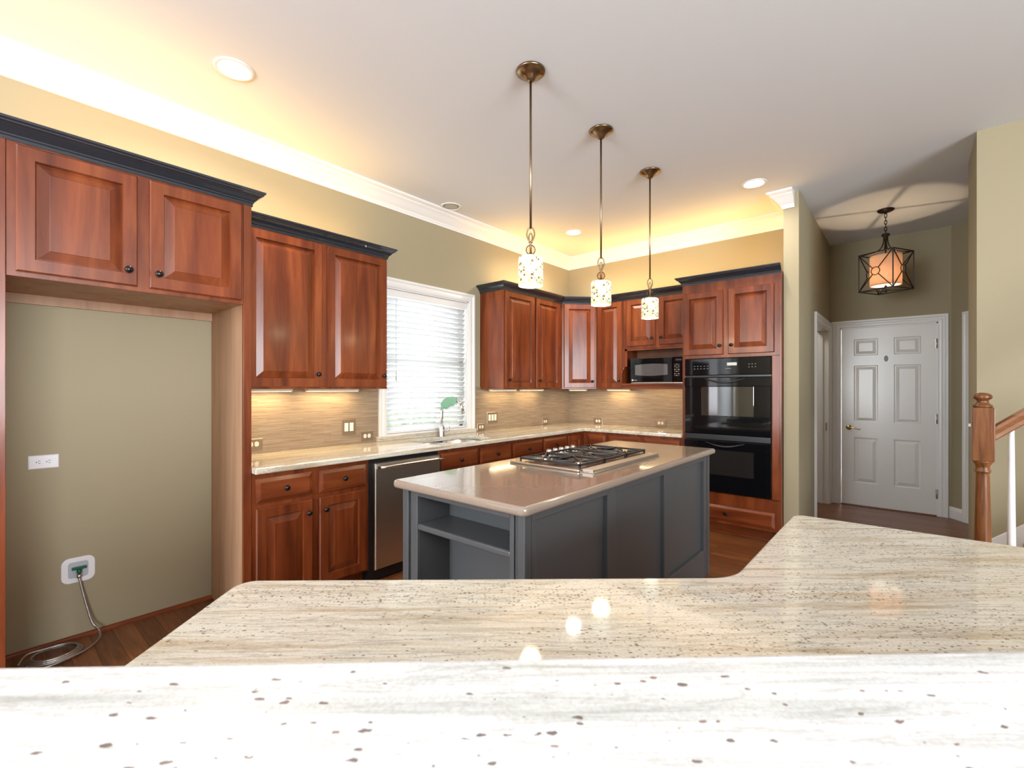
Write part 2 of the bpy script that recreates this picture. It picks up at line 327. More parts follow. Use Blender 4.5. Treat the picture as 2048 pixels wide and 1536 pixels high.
# ------------------------------------------------------------------ mesh helpers
class MB:
    def __init__(s): s.v = []; s.f = []; s.sm = []
    def add(s, vs, fs, smooth=False):
        b = len(s.v); s.v += [tuple(v) for v in vs]
        for f in fs: s.f.append(tuple(b+i for i in f)); s.sm.append(smooth)
        return s
    def box(s, x0, x1, y0, y1, z0, z1):
        x0, x1 = min(x0, x1), max(x0, x1); y0, y1 = min(y0, y1), max(y0, y1); z0, z1 = min(z0, z1), max(z0, z1)
        return s.add([(x0,y0,z0),(x1,y0,z0),(x1,y1,z0),(x0,y1,z0),(x0,y0,z1),(x1,y0,z1),(x1,y1,z1),(x0,y1,z1)],
                     [(0,3,2,1),(4,5,6,7),(0,1,5,4),(1,2,6,5),(2,3,7,6),(3,0,4,7)])
    def lathe(s, prof, c=(0, 0, 0), n=32, axis='z', smooth=True, caps=True):
        vs = []; m = len(prof)
        for i in range(n):
            a = 2*math.pi*i/n
            for r, h in prof:
                p = (r*math.cos(a), r*math.sin(a), h)
                if axis == 'x': p = (p[2], p[0], p[1])
                elif axis == 'y': p = (p[0], p[2], p[1])
                elif axis == '-y': p = (p[0], -p[2], p[1])
                elif isinstance(axis, Matrix): p = tuple(axis @ Vector(p))
                vs.append((p[0]+c[0], p[1]+c[1], p[2]+c[2]))
        fs = []
        for i in range(n):
            j = (i+1) % n
            for k in range(m-1): fs.append((i*m+k, j*m+k, j*m+k+1, i*m+k+1))
        s.add(vs, fs, smooth)
        if caps:
            b = len(s.v)-len(vs)
            if prof[0][0] > 1e-5: s.f.append(tuple(b+i*m for i in range(n))[::-1]); s.sm.append(False)
            if prof[-1][0] > 1e-5: s.f.append(tuple(b+i*m+m-1 for i in range(n))); s.sm.append(False)
        return s
    def tube(s, pts, r, n=10, closed=False, smooth=True):
        P = [Vector(p) for p in pts]; m = len(P); rr = r if isinstance(r, (list, tuple)) else [r]*m
        up = None; rings = []
        for i in range(m):
            if closed: t = P[(i+1) % m]-P[i-1]
            else: t = P[min(i+1, m-1)]-P[max(i-1, 0)]
            t.normalize()
            if up is None:
                up = Vector((0, 0, 1)) if abs(t.z) < 0.9 else Vector((1, 0, 0))
            up = (up - t*up.dot(t)).normalized(); sd = t.cross(up)
            rings.append([P[i] + (up*math.cos(2*math.pi*k/n) + sd*math.sin(2*math.pi*k/n))*rr[i] for k in range(n)])
        vs = [v for g in rings for v in g]; fs = []
        for i in range(m if closed else m-1):
            j = (i+1) % m
            for k in range(n): fs.append((i*n+k, i*n+(k+1) % n, j*n+(k+1) % n, j*n+k))
        s.add(vs, fs, smooth)
        if not closed:
            b = len(s.v)-len(vs)
            s.f.append(tuple(b+k for k in range(n))[::-1]); s.sm.append(False)
            s.f.append(tuple(b+(m-1)*n+k for k in range(n))); s.sm.append(False)
        return s
    def bar(s, a, b, w, h=None, up=(0, 0, 1)):
        h = h or w; a = Vector(a); b = Vector(b); t = (b-a).normalized(); u = Vector(up)
        if abs(t.dot(u)) > 0.98: u = Vector((1, 0, 0))
        sd = t.cross(u).normalized(); u = sd.cross(t).normalized()
        vs = []
        for p in (a, b):
            for i, j in ((-1, -1), (1, -1), (1, 1), (-1, 1)): vs.append(p + sd*(i*w/2) + u*(j*h/2))
        return s.add(vs, [(0,3,2,1),(4,5,6,7),(0,1,5,4),(1,2,6,5),(2,3,7,6),(3,0,4,7)])
    def prism(s, poly, z0, z1, mp=lambda a, b, c: (a, b, c), hole=None):
        """polygon (a,b) extruded over c; optional hole"""
        if hole is None:
            n = len(poly)
            vs = [mp(a, b, z0) for a, b in poly] + [mp(a, b, z1) for a, b in poly]
            fs = [tuple(range(n))[::-1], tuple(range(n, 2*n))] + [(i, (i+1) % n, n+(i+1) % n, n+i) for i in range(n)]
            return s.add(vs, fs)
        bm = bmesh.new(); es = []
        for loop in (poly, hole):
            vv = [bm.verts.new((a, b, 0)) for a, b in loop]
            es += [bm.edges.new((vv[i], vv[(i+1) % len(vv)])) for i in range(len(vv))]
        bmesh.ops.triangle_fill(bm, use_beauty=True, use_dissolve=False, edges=es)
        bm.verts.index_update(); n = len(bm.verts)
        vs2 = [tuple(v.co) for v in bm.verts]
        tri = []
        for f in bm.faces:
            ids = [v.index for v in f.verts]
            if f.normal.z < 0: ids = ids[::-1]
            tri.append(ids)
        bm.free()
        vs = [mp(a, b, z0) for a, b, _ in vs2] + [mp(a, b, z1) for a, b, _ in vs2]
        fs = [tuple(t[::-1]) for t in tri] + [tuple(n+i for i in t) for t in tri]
        k = len(poly)
        fs += [(i, (i+1) % k, n+(i+1) % k, n+i) for i in range(k)]
        h = len(hole)
        fs += [(k+i, n+k+i, n+k+(i+1) % h, k+(i+1) % h) for i in range(h)]
        return s.add(vs, fs)
    def sweep(s, prof, path, mp=lambda a, b, c: (a, b, c), closed=False, side=1):
        """profile (out, c) carried along a mitred path in the a-b plane; out points to the right of travel (side=1)"""
        P = [Vector((p[0], p[1])) for p in path]; m = len(P); offs = []
        def nrm(i, j):
            d = (P[j]-P[i]).normalized(); return Vector((d.y, -d.x))*side
        for i in range(m):
            if closed: n1, n2 = nrm(i-1, i), nrm(i, (i+1) % m)
            else:
                n1 = nrm(i-1, i) if i else nrm(0, 1); n2 = nrm(i, i+1) if i < m-1 else n1
            offs.append((n1+n2)/(1+n1.dot(n2)))
        k = len(prof); vs = []
        for i in range(m):
            for o, c in prof:
                q = P[i]+offs[i]*o; vs.append(mp(q.x, q.y, c))
        fs = []
        for i in range(m if closed else m-1):
            j = (i+1) % m
            for t in range(k):
                u = (t+1) % k; fs.append((i*k+t, j*k+t, j*k+u, i*k+u))
        if not closed: fs += [tuple(range(k)), tuple((m-1)*k+t for t in range(k))[::-1]]
        return s.add(vs, fs)
    def rings(s, w, h, prof, fr):
        """concentric rectangles: prof list of (inset, out); fr maps (u,v,w) to world"""
        vs = []
        for ins, o in prof:
            for u, v in ((ins, ins), (w-ins, ins), (w-ins, h-ins), (ins, h-ins)): vs.append(fr(u, v, o))
        n = len(prof); fs = [(3, 2, 1, 0)]
        for i in range(n-1):
            for k in range(4):
                j = (k+1) % 4; fs.append((i*4+k, i*4+j, (i+1)*4+j, (i+1)*4+k))
        fs.append(tuple((n-1)*4+k for k in range(4)))
        return s.add(vs, fs)
    def sphere(s, c, r, n=16, sc=(1, 1, 1)):
        prof = [(r*math.sin(math.pi*i/n), -r*math.cos(math.pi*i/n)*sc[2]) for i in range(n+1)]
        return s.lathe(prof, c, n*2)

def rounded(pts, rads, seg=6):
    """round the corners of a polygon"""
    out = []; n = len(pts)
    for i, p in enumerate(pts):
        r = rads[i] if isinstance(rads, (list, tuple)) else rads
        p = Vector(p); a = Vector(pts[i-1])-p; b = Vector(pts[(i+1) % n])-p
        if r <= 0: out.append(tuple(p)); continue
        a.normalize(); b.normalize(); ang = a.angle(b); d = r/math.tan(ang/2)
        c = p + (a+b).normalized()*(r/math.sin(ang/2))
        p0 = p+a*d-c; p1 = p+b*d-c
        a0 = math.atan2(p0.y, p0.x); a1 = math.atan2(p1.y, p1.x); da = (a1-a0+math.pi) % (2*math.pi)-math.pi
        for k in range(seg+1):
            t = a0+da*k/seg; out.append((c.x+r*math.cos(t), c.y+r*math.sin(t)))
    return out
def rrect(x0, x1, y0, y1, r, seg=6): return rounded([(x0, y0), (x1, y0), (x1, y1), (x0, y1)], r, seg)

ROOT = {}
def root_loc(o):
    while o.parent is not None: o = o.parent
    return ROOT.get(o.name, Vector((0, 0, 0)))
def build(name, mb, mat, parent=None, bevel=0.0, seg=2, label=None, kind=None):
    """link one mesh object; vertices are given in room coordinates"""
    off = root_loc(parent) if parent else Vector((0, 0, 0))
    me = bpy.data.meshes.new(name)
    me.from_pydata([(v[0]-off.x, v[1]-off.y, v[2]-off.z) for v in mb.v], [], mb.f)
    bm = bmesh.new(); bm.from_mesh(me)
    bmesh.ops.recalc_face_normals(bm, faces=bm.faces)
    bm.to_mesh(me); bm.free()
    if len(mb.sm) == len(me.polygons): me.polygons.foreach_set('use_smooth', mb.sm)
    me.materials.append(mat if not isinstance(mat, str) else M[mat])
    o = bpy.data.objects.new(name, me); COL.objects.link(o)
    if parent: o.parent = parent
    if bevel:
        b = o.modifiers.new('bevel', 'BEVEL'); b.width = bevel; b.segments = seg; b.limit_method = 'ANGLE'; b.angle_limit = R(40)
        b.harden_normals = False
    if label: o['label'] = label
    if kind: o['kind'] = kind
    return o
def thing(name, label, cat, loc, group=None):
    o = bpy.data.objects.new(name, None); COL.objects.link(o); o.location = loc; o.empty_display_size = 0.05
    o['label'] = label; o['category'] = cat
    if group: o['group'] = group
    ROOT[o.name] = Vector(loc); return o
def single(name, label, cat, mb, mat, loc, group=None, bevel=0.0, seg=2):
    """a thing that is one mesh, origin at its base"""
    me_off = Vector(loc)
    q = MB(); q.v = [(v[0]-loc[0], v[1]-loc[1], v[2]-loc[2]) for v in mb.v]; q.f = mb.f; q.sm = mb.sm
    o = build(name, q, mat, None, bevel, seg); o.location = loc
    o['label'] = label; o['category'] = cat
    if group: o['group'] = group
    ROOT[o.name] = me_off; return o
def struct(name, mb, mat, parent=None, bevel=0.0, **k):
    return build(name, mb, mat, parent, bevel, kind=None if parent else 'structure', **k)
def copy_tree(o, parent=None):
    c = o.copy(); COL.objects.link(c)
    if parent: c.parent = parent
    for ch in list(o.children): copy_tree(ch, c)
    return c
# planes: fr(u,v,w)
def frX(y0, z0, x): return lambda u, v, w: (x+w, y0+u, z0+v)          # face looking +X, u along +Y
def frY(x0, z0, y): return lambda u, v, w: (x0+u, y-w, z0+v)          # face looking -Y, u along +X
def frG(p, d, n, z0): return lambda u, v, w: (p[0]+d[0]*u+n[0]*w, p[1]+d[1]*u+n[1]*w, z0+v)

DOOR = [(0, 0), (0, .014), (.005, .020), (.056, .020), (.058, .011), (.061, .004), (.065, .005), (.100, .0165), (.102, .018)]
DRAWER = [(0, 0), (0, .010), (.022, .020)]
def panel_door(parent, fr, w, h, mat='cherry', knob=None, name='door', prof=DOOR, kmat='knob'):
    if w < 0.24: prof = [(i if i < .05 else i-.006 if i < .09 else i-.028, o) for i, o in prof]
    d = build(name, MB().rings(w, h, prof, fr), mat, parent)
    if knob:
        add_knob(d, fr, *knob)
    return d
KN = [(0.0055, 0), (0.0055, .012), (.0135, .017), (.0165, .022), (.0155, .027), (.010, .031), (0, .0325)]
def add_knob(d, fr, u, v, w=.019):
    mb = MB(); n = 18; m = len(KN); vs = []
    for i in range(n):
        a = 2*math.pi*i/n
        for r, h in KN: vs.append(fr(u+r*math.cos(a), v+r*math.sin(a), w+h))
    mb.add(vs, [(i*m+k, ((i+1) % n)*m+k, ((i+1) % n)*m+k+1, i*m+k+1) for i in range(n) for k in range(m-1)], True)
    return build('knob', mb, 'knob', d)
# moulding profiles (out, c)
CABCROWN = [(-.012, 0), (.006, 0), (.006, .014), (.011, .018), (.011, .024), (.018, .030), (.030, .045), (.044, .055), (.050, .058), (.050, .064), (.058, .068), (.058, .078), (-.012, .078)]
def ceilcrown(zc, h=.138, d=.115):
    p = [(0, -h), (.010, -h), (.013, -h+.012), (.020, -h+.024), (.020, -h+.032), (.040, -h+.052), (.066, -h+.082), (.088, -h+.100), (.088, -h+.108), (.100, -h+.114), (d, -h+.122), (d, 0), (0, 0)]
    return [(o, zc+c) for o, c in p]
CASING = [(0, 0), (0, .012), (.010, .016), (.026, .018), (.040, .014), (.052, .014), (.062, .022), (.080, .022), (.080, 0)]

ZC = 3.055
# ================================================================== the setting
struct('floor', MB().box(-.12, 8.5, -9.5, 3.2, -.1, 0), 'floor')
struct('ceiling', MB().box(-.12, 8.5, -9.5, 3.2, ZC, ZC+.12), 'ceil')
# left wall with two window holes
WY0, WY1, WZ0, WZ1 = -2.835, -1.85, .945, 2.24
VY0, VY1, VZ0, VZ1 = -8.9, -6.35, .55, 2.25
mb = MB()
for y0, y1, z0, z1 in ((-9.5, VY0, 0, ZC), (VY0, VY1, 0, VZ0), (VY0, VY1, VZ1, ZC), (VY1, WY0, 0, ZC), (WY0, WY1, 0, WZ0), (WY0, WY1, WZ1, ZC), (WY1, 1.62, 0, ZC)):
    mb.box(-.14, 0, y0, y1, z0, z1)
struct('wall_left', mb, 'wall')
struct('wall_back', MB().box(0, 2.607, 0, .12, 0, ZC), 'wall')
# partition between kitchen and hall, with a doorway on the hall side
DY0, DY1, DZ = .374, 1.39, 2.04
mb = MB()
mb.box(2.607, 2.722, -.56, DY0, 0, ZC).box(2.607, 2.722, DY1, 1.5, 0, ZC).box(2.607, 2.722, DY0, DY1, DZ, ZC)
struct('wall_partition', mb, 'wall')
# hall end wall with the entry door opening
EX0, EX1, EZ = 2.818, 3.672, 2.06
mb = MB().box(0, EX0, 1.5, 1.62, 0, ZC).box(EX1, 3.775, 1.5, 1.62, 0, ZC).box(EX0, EX1, 1.5, 1.62, EZ, ZC)
struct('wall_hall_end', mb, 'wall')
a50 = R(52); dd = (math.cos(a50), -math.sin(a50)); nn = (-math.sin(a50), -math.cos(a50))
P0 = (3.775, 1.5)
def dg(t, o): return (P0[0]+dd[0]*t+nn[0]*o, P0[1]+dd[1]*t+nn[1]*o)
struct('wall_hall_corner', MB().prism([dg(0, 0), dg(1.6, 0), dg(1.6, -.12), dg(0, -.12)], 0, ZC), 'wall')
struct('wall_right', MB().box(3.78, 8.5, -.85, -.28, 0, ZC), 'wall')
struct('wall_hall_right', MB().box(4.75, 4.87, -.28, .30, 0, ZC), 'wall')
# living room behind the camera: rear and far right walls with window openings put in for the fill lamps
mb = MB()
for x0, x1, z0, z1 in ((-.14, .9, 0, ZC), (2.7, 8.5, 0, ZC), (.9, 2.7, 0, .6), (.9, 2.7, 2.7, ZC)): mb.box(x0, x1, -9.5, -9.38, z0, z1)
struct('wall_rear', mb, 'wall')
mb = MB()
for y0, y1, z0, z1 in ((-9.5, -8.2, 0, ZC), (-4.2, -.28, 0, ZC), (-8.2, -4.2, 0, .6), (-8.2, -4.2, 2.7, ZC)): mb.box(8.5, 8.62, y0, y1, z0, z1)
struct('wall_far_right', mb, 'wall')

# crown mouldings of the kitchen
struct('trim_1', MB().sweep(ceilcrown(ZC), [(0, -9.3), (0, 0), (2.607, 0), (2.607, -.56), (2.69, -.56)]), 'white')
# quarter round in the fridge alcove
struct('trim_2', MB().sweep([(0, 0), (.018, 0), (.016, .010), (.010, .016), (0, .020)], [(0, -5.08), (0, -4.158)]), 'cherry_y')
# baseboards
BB = [(0, 0), (.014, 0), (.014, .085), (.010, .10), (.004, .115), (0, .12)]
struct('baseboard_hall_left', MB().sweep(BB, [(2.722, 1.47), (2.722, 1.5), (2.738, 1.5)], side=1), 'white')
struct('baseboard_hall_corner', MB().sweep(BB, [(3.758, 1.5), P0, dg(.145, 0)], side=1), 'white')

# ---- window over the sink
win = struct('window_1', MB().sweep(CASING, [(WY0, WZ0-.003), (WY0, WZ1), (WY1, WZ1), (WY1, WZ0-.003)], lambda a, b, c: (c, a, b), side=-1), 'white')
mb = MB().box(-.14, .0, WY0-.001, WY0+.012, WZ0, WZ1).box(-.14, 0, WY1-.012, WY1+.001, WZ0, WZ1).box(-.14, 0, WY0, WY1, WZ1-.012, WZ1+.001).box(-.14, .012, WY0, WY1, WZ0-.004, WZ0+.012)
build('window_jamb', mb, 'white', win)
mz = (WZ0+WZ1)/2+.02
mb = MB()
for z0, z1, x in ((WZ0+.012, mz+.02, -.085), (mz-.02, WZ1-.012, -.11)):
    mb.box(x-.015, x+.015, WY0+.012, WY0+.055, z0, z1).box(x-.015, x+.015, WY1-.055, WY1-.012, z0, z1)
    mb.box(x-.015, x+.015, WY0+.012, WY1-.012, z0, z0+.04).box(x-.015, x+.015, WY0+.012, WY1-.012, z1-.04, z1)
    for t in (1/3, 2/3):
        y = WY0+(WY1-WY0)*t; mb.box(x-.010, x+.010, y-.009, y+.009, z0, z1)
    zz = (z0+z1)/2; mb.box(x-.010, x+.010, WY0+.012, WY1-.012, zz-.009, zz+.009)
build('window_sash', mb, 'white', win)
mb = MB().box(-.087, -.084, WY0+.05, WY1-.05, WZ0+.05, mz-.018).box(-.112, -.109, WY0+.05, WY1-.05, mz+.018, WZ1-.05)
build('window_pane', mb, 'pane', win)
# ---- window of the breakfast corner behind the camera (seen mirrored in the oven door)
w2 = struct('window_2', MB().sweep(CASING, [(VY0, VZ0), (VY0, VZ1), (VY1, VZ1), (VY1, VZ0)], lambda a, b, c: (c, a, b), closed=True, side=-1), 'white')
ym = (VY0+VY1)/2
mb = MB()
for y0, y1 in ((VY0, ym-.06), (ym+.06, VY1)):
    mb.box(-.12, -.08, y0, y0+.05, VZ0, VZ1).box(-.12, -.08, y1-.05, y1, VZ0, VZ1).box(-.12, -.08, y0, y1, VZ0, VZ0+.05).box(-.12, -.08, y0, y1, VZ1-.05, VZ1)
build('window_sash', mb, 'white', w2)
mb = MB().box(-.102, -.098, VY0, VY1, VZ0, VZ1)
build('window_pane', mb, 'pane', w2)

# ---- entry door
door = struct('door_1', MB().sweep(CASING, [(EX0, 0), (EX0, EZ), (EX1, EZ), (EX1, 0)], lambda a, b, c: (a, 1.5-c, b), side=-1), 'white')
mb = MB().box(EX0, EX0+.012, 1.49, 1.62, 0, EZ).box(EX1-.012, EX1, 1.49, 1.62, 0, EZ).box(EX0, EX1, 1.49, 1.62, EZ-.012, EZ)
build('door_jamb', mb, 'white', door)
SX0, SX1, SZ0, SZ1 = 2.834, 3.660, .012, 2.046
xs = [0, .118, .338, .476, .702, SX1-SX0]; zs = [0, .255, .775, .955, 1.605, 1.72, 1.91, SZ1-SZ0]
mb = MB(); f = frY(SX0, SZ0, 1.493)
for i in range(5):
    for j in range(7):
        w, h = xs[i+1]-xs[i], zs[j+1]-zs[j]
        ff = (lambda a, b: lambda u, v, o: f(a+u, b+v, o))(xs[i], zs[j])
        if i in (1, 3) and j in (1, 3, 5):
            pr = [(0, 0), (.010, -.009), (.018, -.009), (.048, .001), (.050, .001)]
            vs = []
            for ins, o in pr:
                for u, v in ((ins, ins), (w-ins, ins), (w-ins, h-ins), (ins, h-ins)): vs.append(ff(u, v, o))
            fs = [(a*4+k, a*4+(k+1) % 4, (a+1)*4+(k+1) % 4, (a+1)*4+k) for a in range(4) for k in range(4)] + [(16, 17, 18, 19)]
            mb.add(vs, fs)
        else: mb.add([ff(0, 0, 0), ff(w, 0, 0), ff(w, h, 0), ff(0, h, 0)], [(0, 1, 2, 3)])
w, h = xs[-1], zs[-1]
mb.add([f(0, 0, 0), f(w, 0, 0), f(w, h, 0), f(0, h, 0), f(0, 0, -.044), f(w, 0, -.044), f(w, h, -.044), f(0, h, -.044)], [(7, 6, 5, 4), (0, 4, 5, 1), (1, 5, 6, 2), (2, 6, 7, 3), (3, 7, 4, 0)])
slab = build('door_slab', mb, 'doorwhite', door)
mb = MB().lathe([(.030, 0), (.030, .006), (.022, .012), (.010, .016), (.010, .038), (.012, .042), (0, .044)], (2.905, 1.493, .90), 24, '-y')
mb.tube([(2.905, 1.455, .90), (2.935, 1.452, .902), (2.965, 1.452, .894), (2.995, 1.455, .884), (3.015, 1.457, .889)], [.009, .008, .007, .006, .005], 10)
build('door_handle', mb, 'doorbrass', slab)
mb = MB().lathe([(.018, 0), (.018, .004), (.013, .009), (0, .011)], (3.243, 1.493, 1.688), 20, '-y'); mb.v = [(v[0], v[1], 1.688+(v[2]-1.688)*1.9) for v in mb.v]
build('door_viewer', mb, 'grey', slab)
for z in (1.83, 1.03, .235):
    build('hinge', MB().lathe([(.007, 0), (.007, .10)], (3.663, 1.487, z-.05), 10).box(3.652, 3.663, 1.488, 1.4925, z-.05, z+.05), 'nickel', slab)
build('threshold', MB().box(EX0+.012, EX1-.012, 1.47, 1.60, 0, .011), 'floor', door)
# ---- side doorway in the hall
d2 = struct('door_2', MB().sweep(CASING, [(DY0, 0), (DY0, DZ), (DY1, DZ), (DY1, 0)], lambda a, b, c: (2.722+c, a, b), side=-1), 'white')
mb = MB().box(2.605, 2.724, DY0-.001, DY0+.014, 0, DZ).box(2.605, 2.724, DY1-.014, DY1+.001, 0, DZ).box(2.605, 2.724, DY0, DY1, DZ-.014, DZ+.001)
mb.box(2.640, 2.665, DY1-.028, DY1-.014, 0, DZ).box(2.640, 2.665, DY0+.014, DY0+.028, 0, DZ)
build('door_jamb', mb, 'white', d2)
area('side_room_lamp', (1.9, .8, 2.9), (0, 0, 0), .5, .5, 14, (1, .97, .92))
build('strike_plate', MB().box(2.690, 2.706, DY1-.017, DY1-.0135, .86, .95), 'nickel', d2)
# ---- third doorway on the angled wall, mostly hidden
t0 = .145
d3 = struct('door_3', MB().sweep(CASING, [(t0+.08, 0), (t0+.08, 2.05), (t0+.96, 2.05), (t0+.96, 0)], lambda a, b, c: (*dg(a, c), b), side=-1), 'white')
build('door_slab', MB().prism([(t0+.08, .01), (t0+.96, .01), (t0+.96, 2.05), (t0+.08, 2.05)], .0, .008, lambda a, b, c: (*dg(a, c), b)), 'doorwhite', d3)

# outside the sink window: lawn and a hedge
struct('ground_outside', MB().box(-30, -.3, -25, 25, -.6, -.5), plain('pale_ground', (0.55, 0.56, 0.50, 1), 0.9))
mb = MB()
for i in range(26):
    y = -6+i*.42+random.uniform(-.1, .1); r = random.uniform(.4, .65)
    mb.sphere((-7+random.uniform(-.4, .4), y, -.1+random.uniform(0, .5)), r, 7)
hd = single('hedge', 'dark green hedge outside beyond the sink window blind', 'hedge', mb, 'leaf', (-7, 0, -.5))
tx = bpy.data.textures.new('leafy', 'CLOUDS'); tx.noise_scale = .25
dm = hd.modifiers.new('ruffle', 'DISPLACE'); dm.texture = tx; dm.strength = .35
hd['kind'] = 'stuff'

# ================================================================== fridge alcove cabinetry
FX = .60
T = thing('refrigerator_cabinet', 'tall cherry surround with two doors above the empty refrigerator space', 'cabinet', (.3, -4.62, 0))
build('side_panel', MB().box(0, FX, -4.157, -4.138, 0, 2.40), 'ply', T, .001)
build('side_panel', MB().box(0, FX, -5.10, -5.082, 0, 2.40), 'ply', T, .001)
build('front_stile', MB().box(FX-.02, FX+.002, -4.178, -4.136, 0, 2.40), 'cherry', T, .0015)
build('front_stile', MB().box(FX-.02, FX+.002, -5.16, -5.081, 0, 2.40), 'cherry', T, .0015)
mb = MB().box(0, FX-.02, -5.08, -4.158, 1.845, 2.40).box(FX-.02, FX, -5.08, -4.179, 1.828, 2.40)
build('cabinet_box', mb, 'cherry', T, .0015)
build('back_rail', MB().box(0, .02, -5.08, -4.158, 1.79, 1.845).box(.02, FX-.02, -5.08, -4.158, 1.838, 1.8445), 'ply', T, label='pale wood underside and nailing rail')
panel_door(T, frX(-5.053, 1.849, FX), .402, .530, knob=(.366, .072))
panel_door(T, frX(-4.604, 1.849, FX), .412, .530, knob=(.034, .072))
CP = [(o, 2.39+c*1.02) for o, c in CABCROWN]
build('crown_moulding', MB().sweep(CP, [(FX, -5.6), (FX, -4.136), (.30, -4.136)], side=1), 'navy', T, label='charcoal crown moulding')
build('crown_backing', MB().box(FX-.03, FX, -5.6, -5.16, 0, 2.40), 'cherry', T)

# wall cabinet left of the window
UZ0, UZ1 = 1.352, 2.378
T = thing('wall_cabinet', 'large two-door cherry wall cabinet between refrigerator space and window', 'cabinet', (.16, -3.6, UZ0))
mb = MB().box(0, .33, -4.136, -3.049, UZ0+.02, UZ1).box(.31, .33, -4.136, -3.049, UZ0, UZ0+.02).box(0, .31, -3.067, -3.049, UZ0, UZ0+.02)
build('cabinet_box', mb, 'cherry', T, .0015)
panel_door(T, frX(-4.072, 1.368, .33), .486, .990, knob=(.452, .085))
panel_door(T, frX(-3.548, 1.368, .33), .486, .990, knob=(.452, .085))
CP2 = [(o, 2.366+c) for o, c in CABCROWN]
build('crown_moulding', MB().sweep(CP2, [(.33, -4.134), (.33, -3.049), (.0, -3.049)], side=1), 'navy', T, label='charcoal crown moulding')

# wall cabinet right of the window
RZ0, RZ1 = 1.347, 2.374
T = thing('wall_cabinet', 'two-door cherry wall cabinet just right of the sink window', 'cabinet', (.16, -1.15, RZ0))
mb = MB().box(0, .33, -1.675, -.635, RZ0+.02, RZ1).box(.31, .33, -1.675, -.635, RZ0, RZ0+.02).box(0, .31, -1.675, -1.657, RZ0, RZ0+.02)
build('cabinet_box', mb, 'cherry', T, .0015)
panel_door(T, frX(-1.658, 1.361, .33), .478, .985, knob=(.040, .080))
panel_door(T, frX(-1.150, 1.361, .33), .455, .985, knob=(.040, .080))
CP3 = [(o, 2.352+c) for o, c in CABCROWN]
build('crown_moulding', MB().sweep(CP3, [(0, -1.675), (.33, -1.675), (.33, -.637)], side=1), 'navy', T, label='charcoal crown moulding')
# corner cabinet with a diagonal door
A, B = (.33, -.635), (.615, -.33); L = math.hypot(B[0]-A[0], B[1]-A[1]); d = ((B[0]-A[0])/L, (B[1]-A[1])/L); n = (d[1], -d[0])
T = thing('corner_wall_cabinet', 'diagonal one-door cherry cabinet across the kitchen corner', 'cabinet', (.25, -.25, RZ0))
build('cabinet_box', MB().prism([(.002, -.633), A, B, (.613, -.002), (.002, -.002)], RZ0, RZ1), 'cherry', T, .0015)
panel_door(T, frG((A[0]+d[0]*.022, A[1]+d[1]*.022), d, n, 1.361), L-.044, .985, knob=(L-.08, .075))
build('crown_moulding', MB().sweep(CP3, [(A[0]-.004, A[1]-.006), (A[0]+d[0]*.0, A[1]), B, (B[0]+.004, B[1])], side=1), 'navy', T, label='charcoal crown moulding')
# narrow single door cabinet on the back wall
T = thing('wall_cabinet', 'narrow one-door cherry wall cabinet between corner cabinet and microwave', 'cabinet', (.79, -.16, RZ0))
mb = MB().box(.617, .958, -.33, 0, RZ0+.02, RZ1).box(.617, .958, -.33, -.31, RZ0, RZ0+.02)
build('cabinet_box', mb, 'cherry', T, .0015)
panel_door(T, frY(.637, 1.361, -.33), .312, .985, knob=(.285, .080))
build('crown_moulding', MB().sweep(CP3, [(.619, -.33), (.959, -.33)], side=1), 'navy', T, label='charcoal crown moulding')
# microwave cabinet with niche
T = thing('microwave_cabinet', 'two-door cherry cabinet with scalloped open niche holding the microwave', 'cabinet', (1.35, -.16, RZ0))
mb = MB().box(.962, 1.743, -.33, 0, 1.80, RZ1)
build('cabinet_box', mb, 'cherry', T, .0015)
prof = [(-.0105, 1.802), (-.332, 1.802), (-.332, 1.60), (-.335, 1.585), (-.345, 1.572), (-.362, 1.560), (-.380, 1.548), (-.393, 1.530), (-.398, 1.505), (-.398, RZ0), (-.0105, RZ0)]
for x in (.962, 1.725):
    build('side_panel', MB().prism(prof, x, x+.018, lambda a, b, c: (c, a, b)), 'cherry', T, .001)
build('face_frame', MB().box(.981, 1.010, -.33, -.31, 1.60, 1.80).box(.981, 1.724, -.33, -.31, 1.778, 1.80), 'cherry', T, .001)
build('niche_back', MB().box(.981, 1.724, -.02, -.0, 1.40, 1.80), 'ply_d', T)
build('niche_shelf', MB().box(.981, 1.724, -.398, -.0105, 1.388, 1.410).box(.981, 1.724, -.39, -.372, RZ0, 1.386), 'cherry_x', T, .0015)
panel_door(T, frY(1.010, 1.826, -.33), .338, .520, knob=(.305, .075))
panel_door(T, frY(1.388, 1.826, -.33), .338, .520, knob=(.032, .075))
build('crown_moulding', MB().sweep(CP3, [(.961, -.33), (1.743, -.33)], side=1), 'navy', T, label='charcoal crown moulding')
# microwave
T = thing('microwave', 'black microwave oven sitting in the niche of the back wall', 'microwave', (1.38, -.2, 1.411))
build('housing', MB().box(1.072, 1.700, -.362, -.04, 1.419, 1.690), 'blackm', T, .004)
dr = build('door', MB().rings(.480, .262, [(0, 0), (0, .014), (.005, .018), (.052, .018), (.056, .016)], frY(1.074, 1.423, -.362)), 'black', T)
fw = frY(1.130, 1.502, -.3785)
curve = lambda t: .012*(1-(2*t-1)**2)
vs = [fw(.372*t, -curve(t), 0) for t in [i/10 for i in range(11)]] + [fw(.372*t, .108+curve(t), 0) for t in [i/10 for i in range(11)]]
build('window', MB().add(vs, [(i, i+1, 12+i, 11+i) for i in range(10)]), 'mwglass', dr, label='grey glass window')
kp = build('keypad', MB().rings(.140, .262, [(0, 0), (0, .014), (.003, .017)], frY(1.558, 1.423, -.362)), 'black', T)
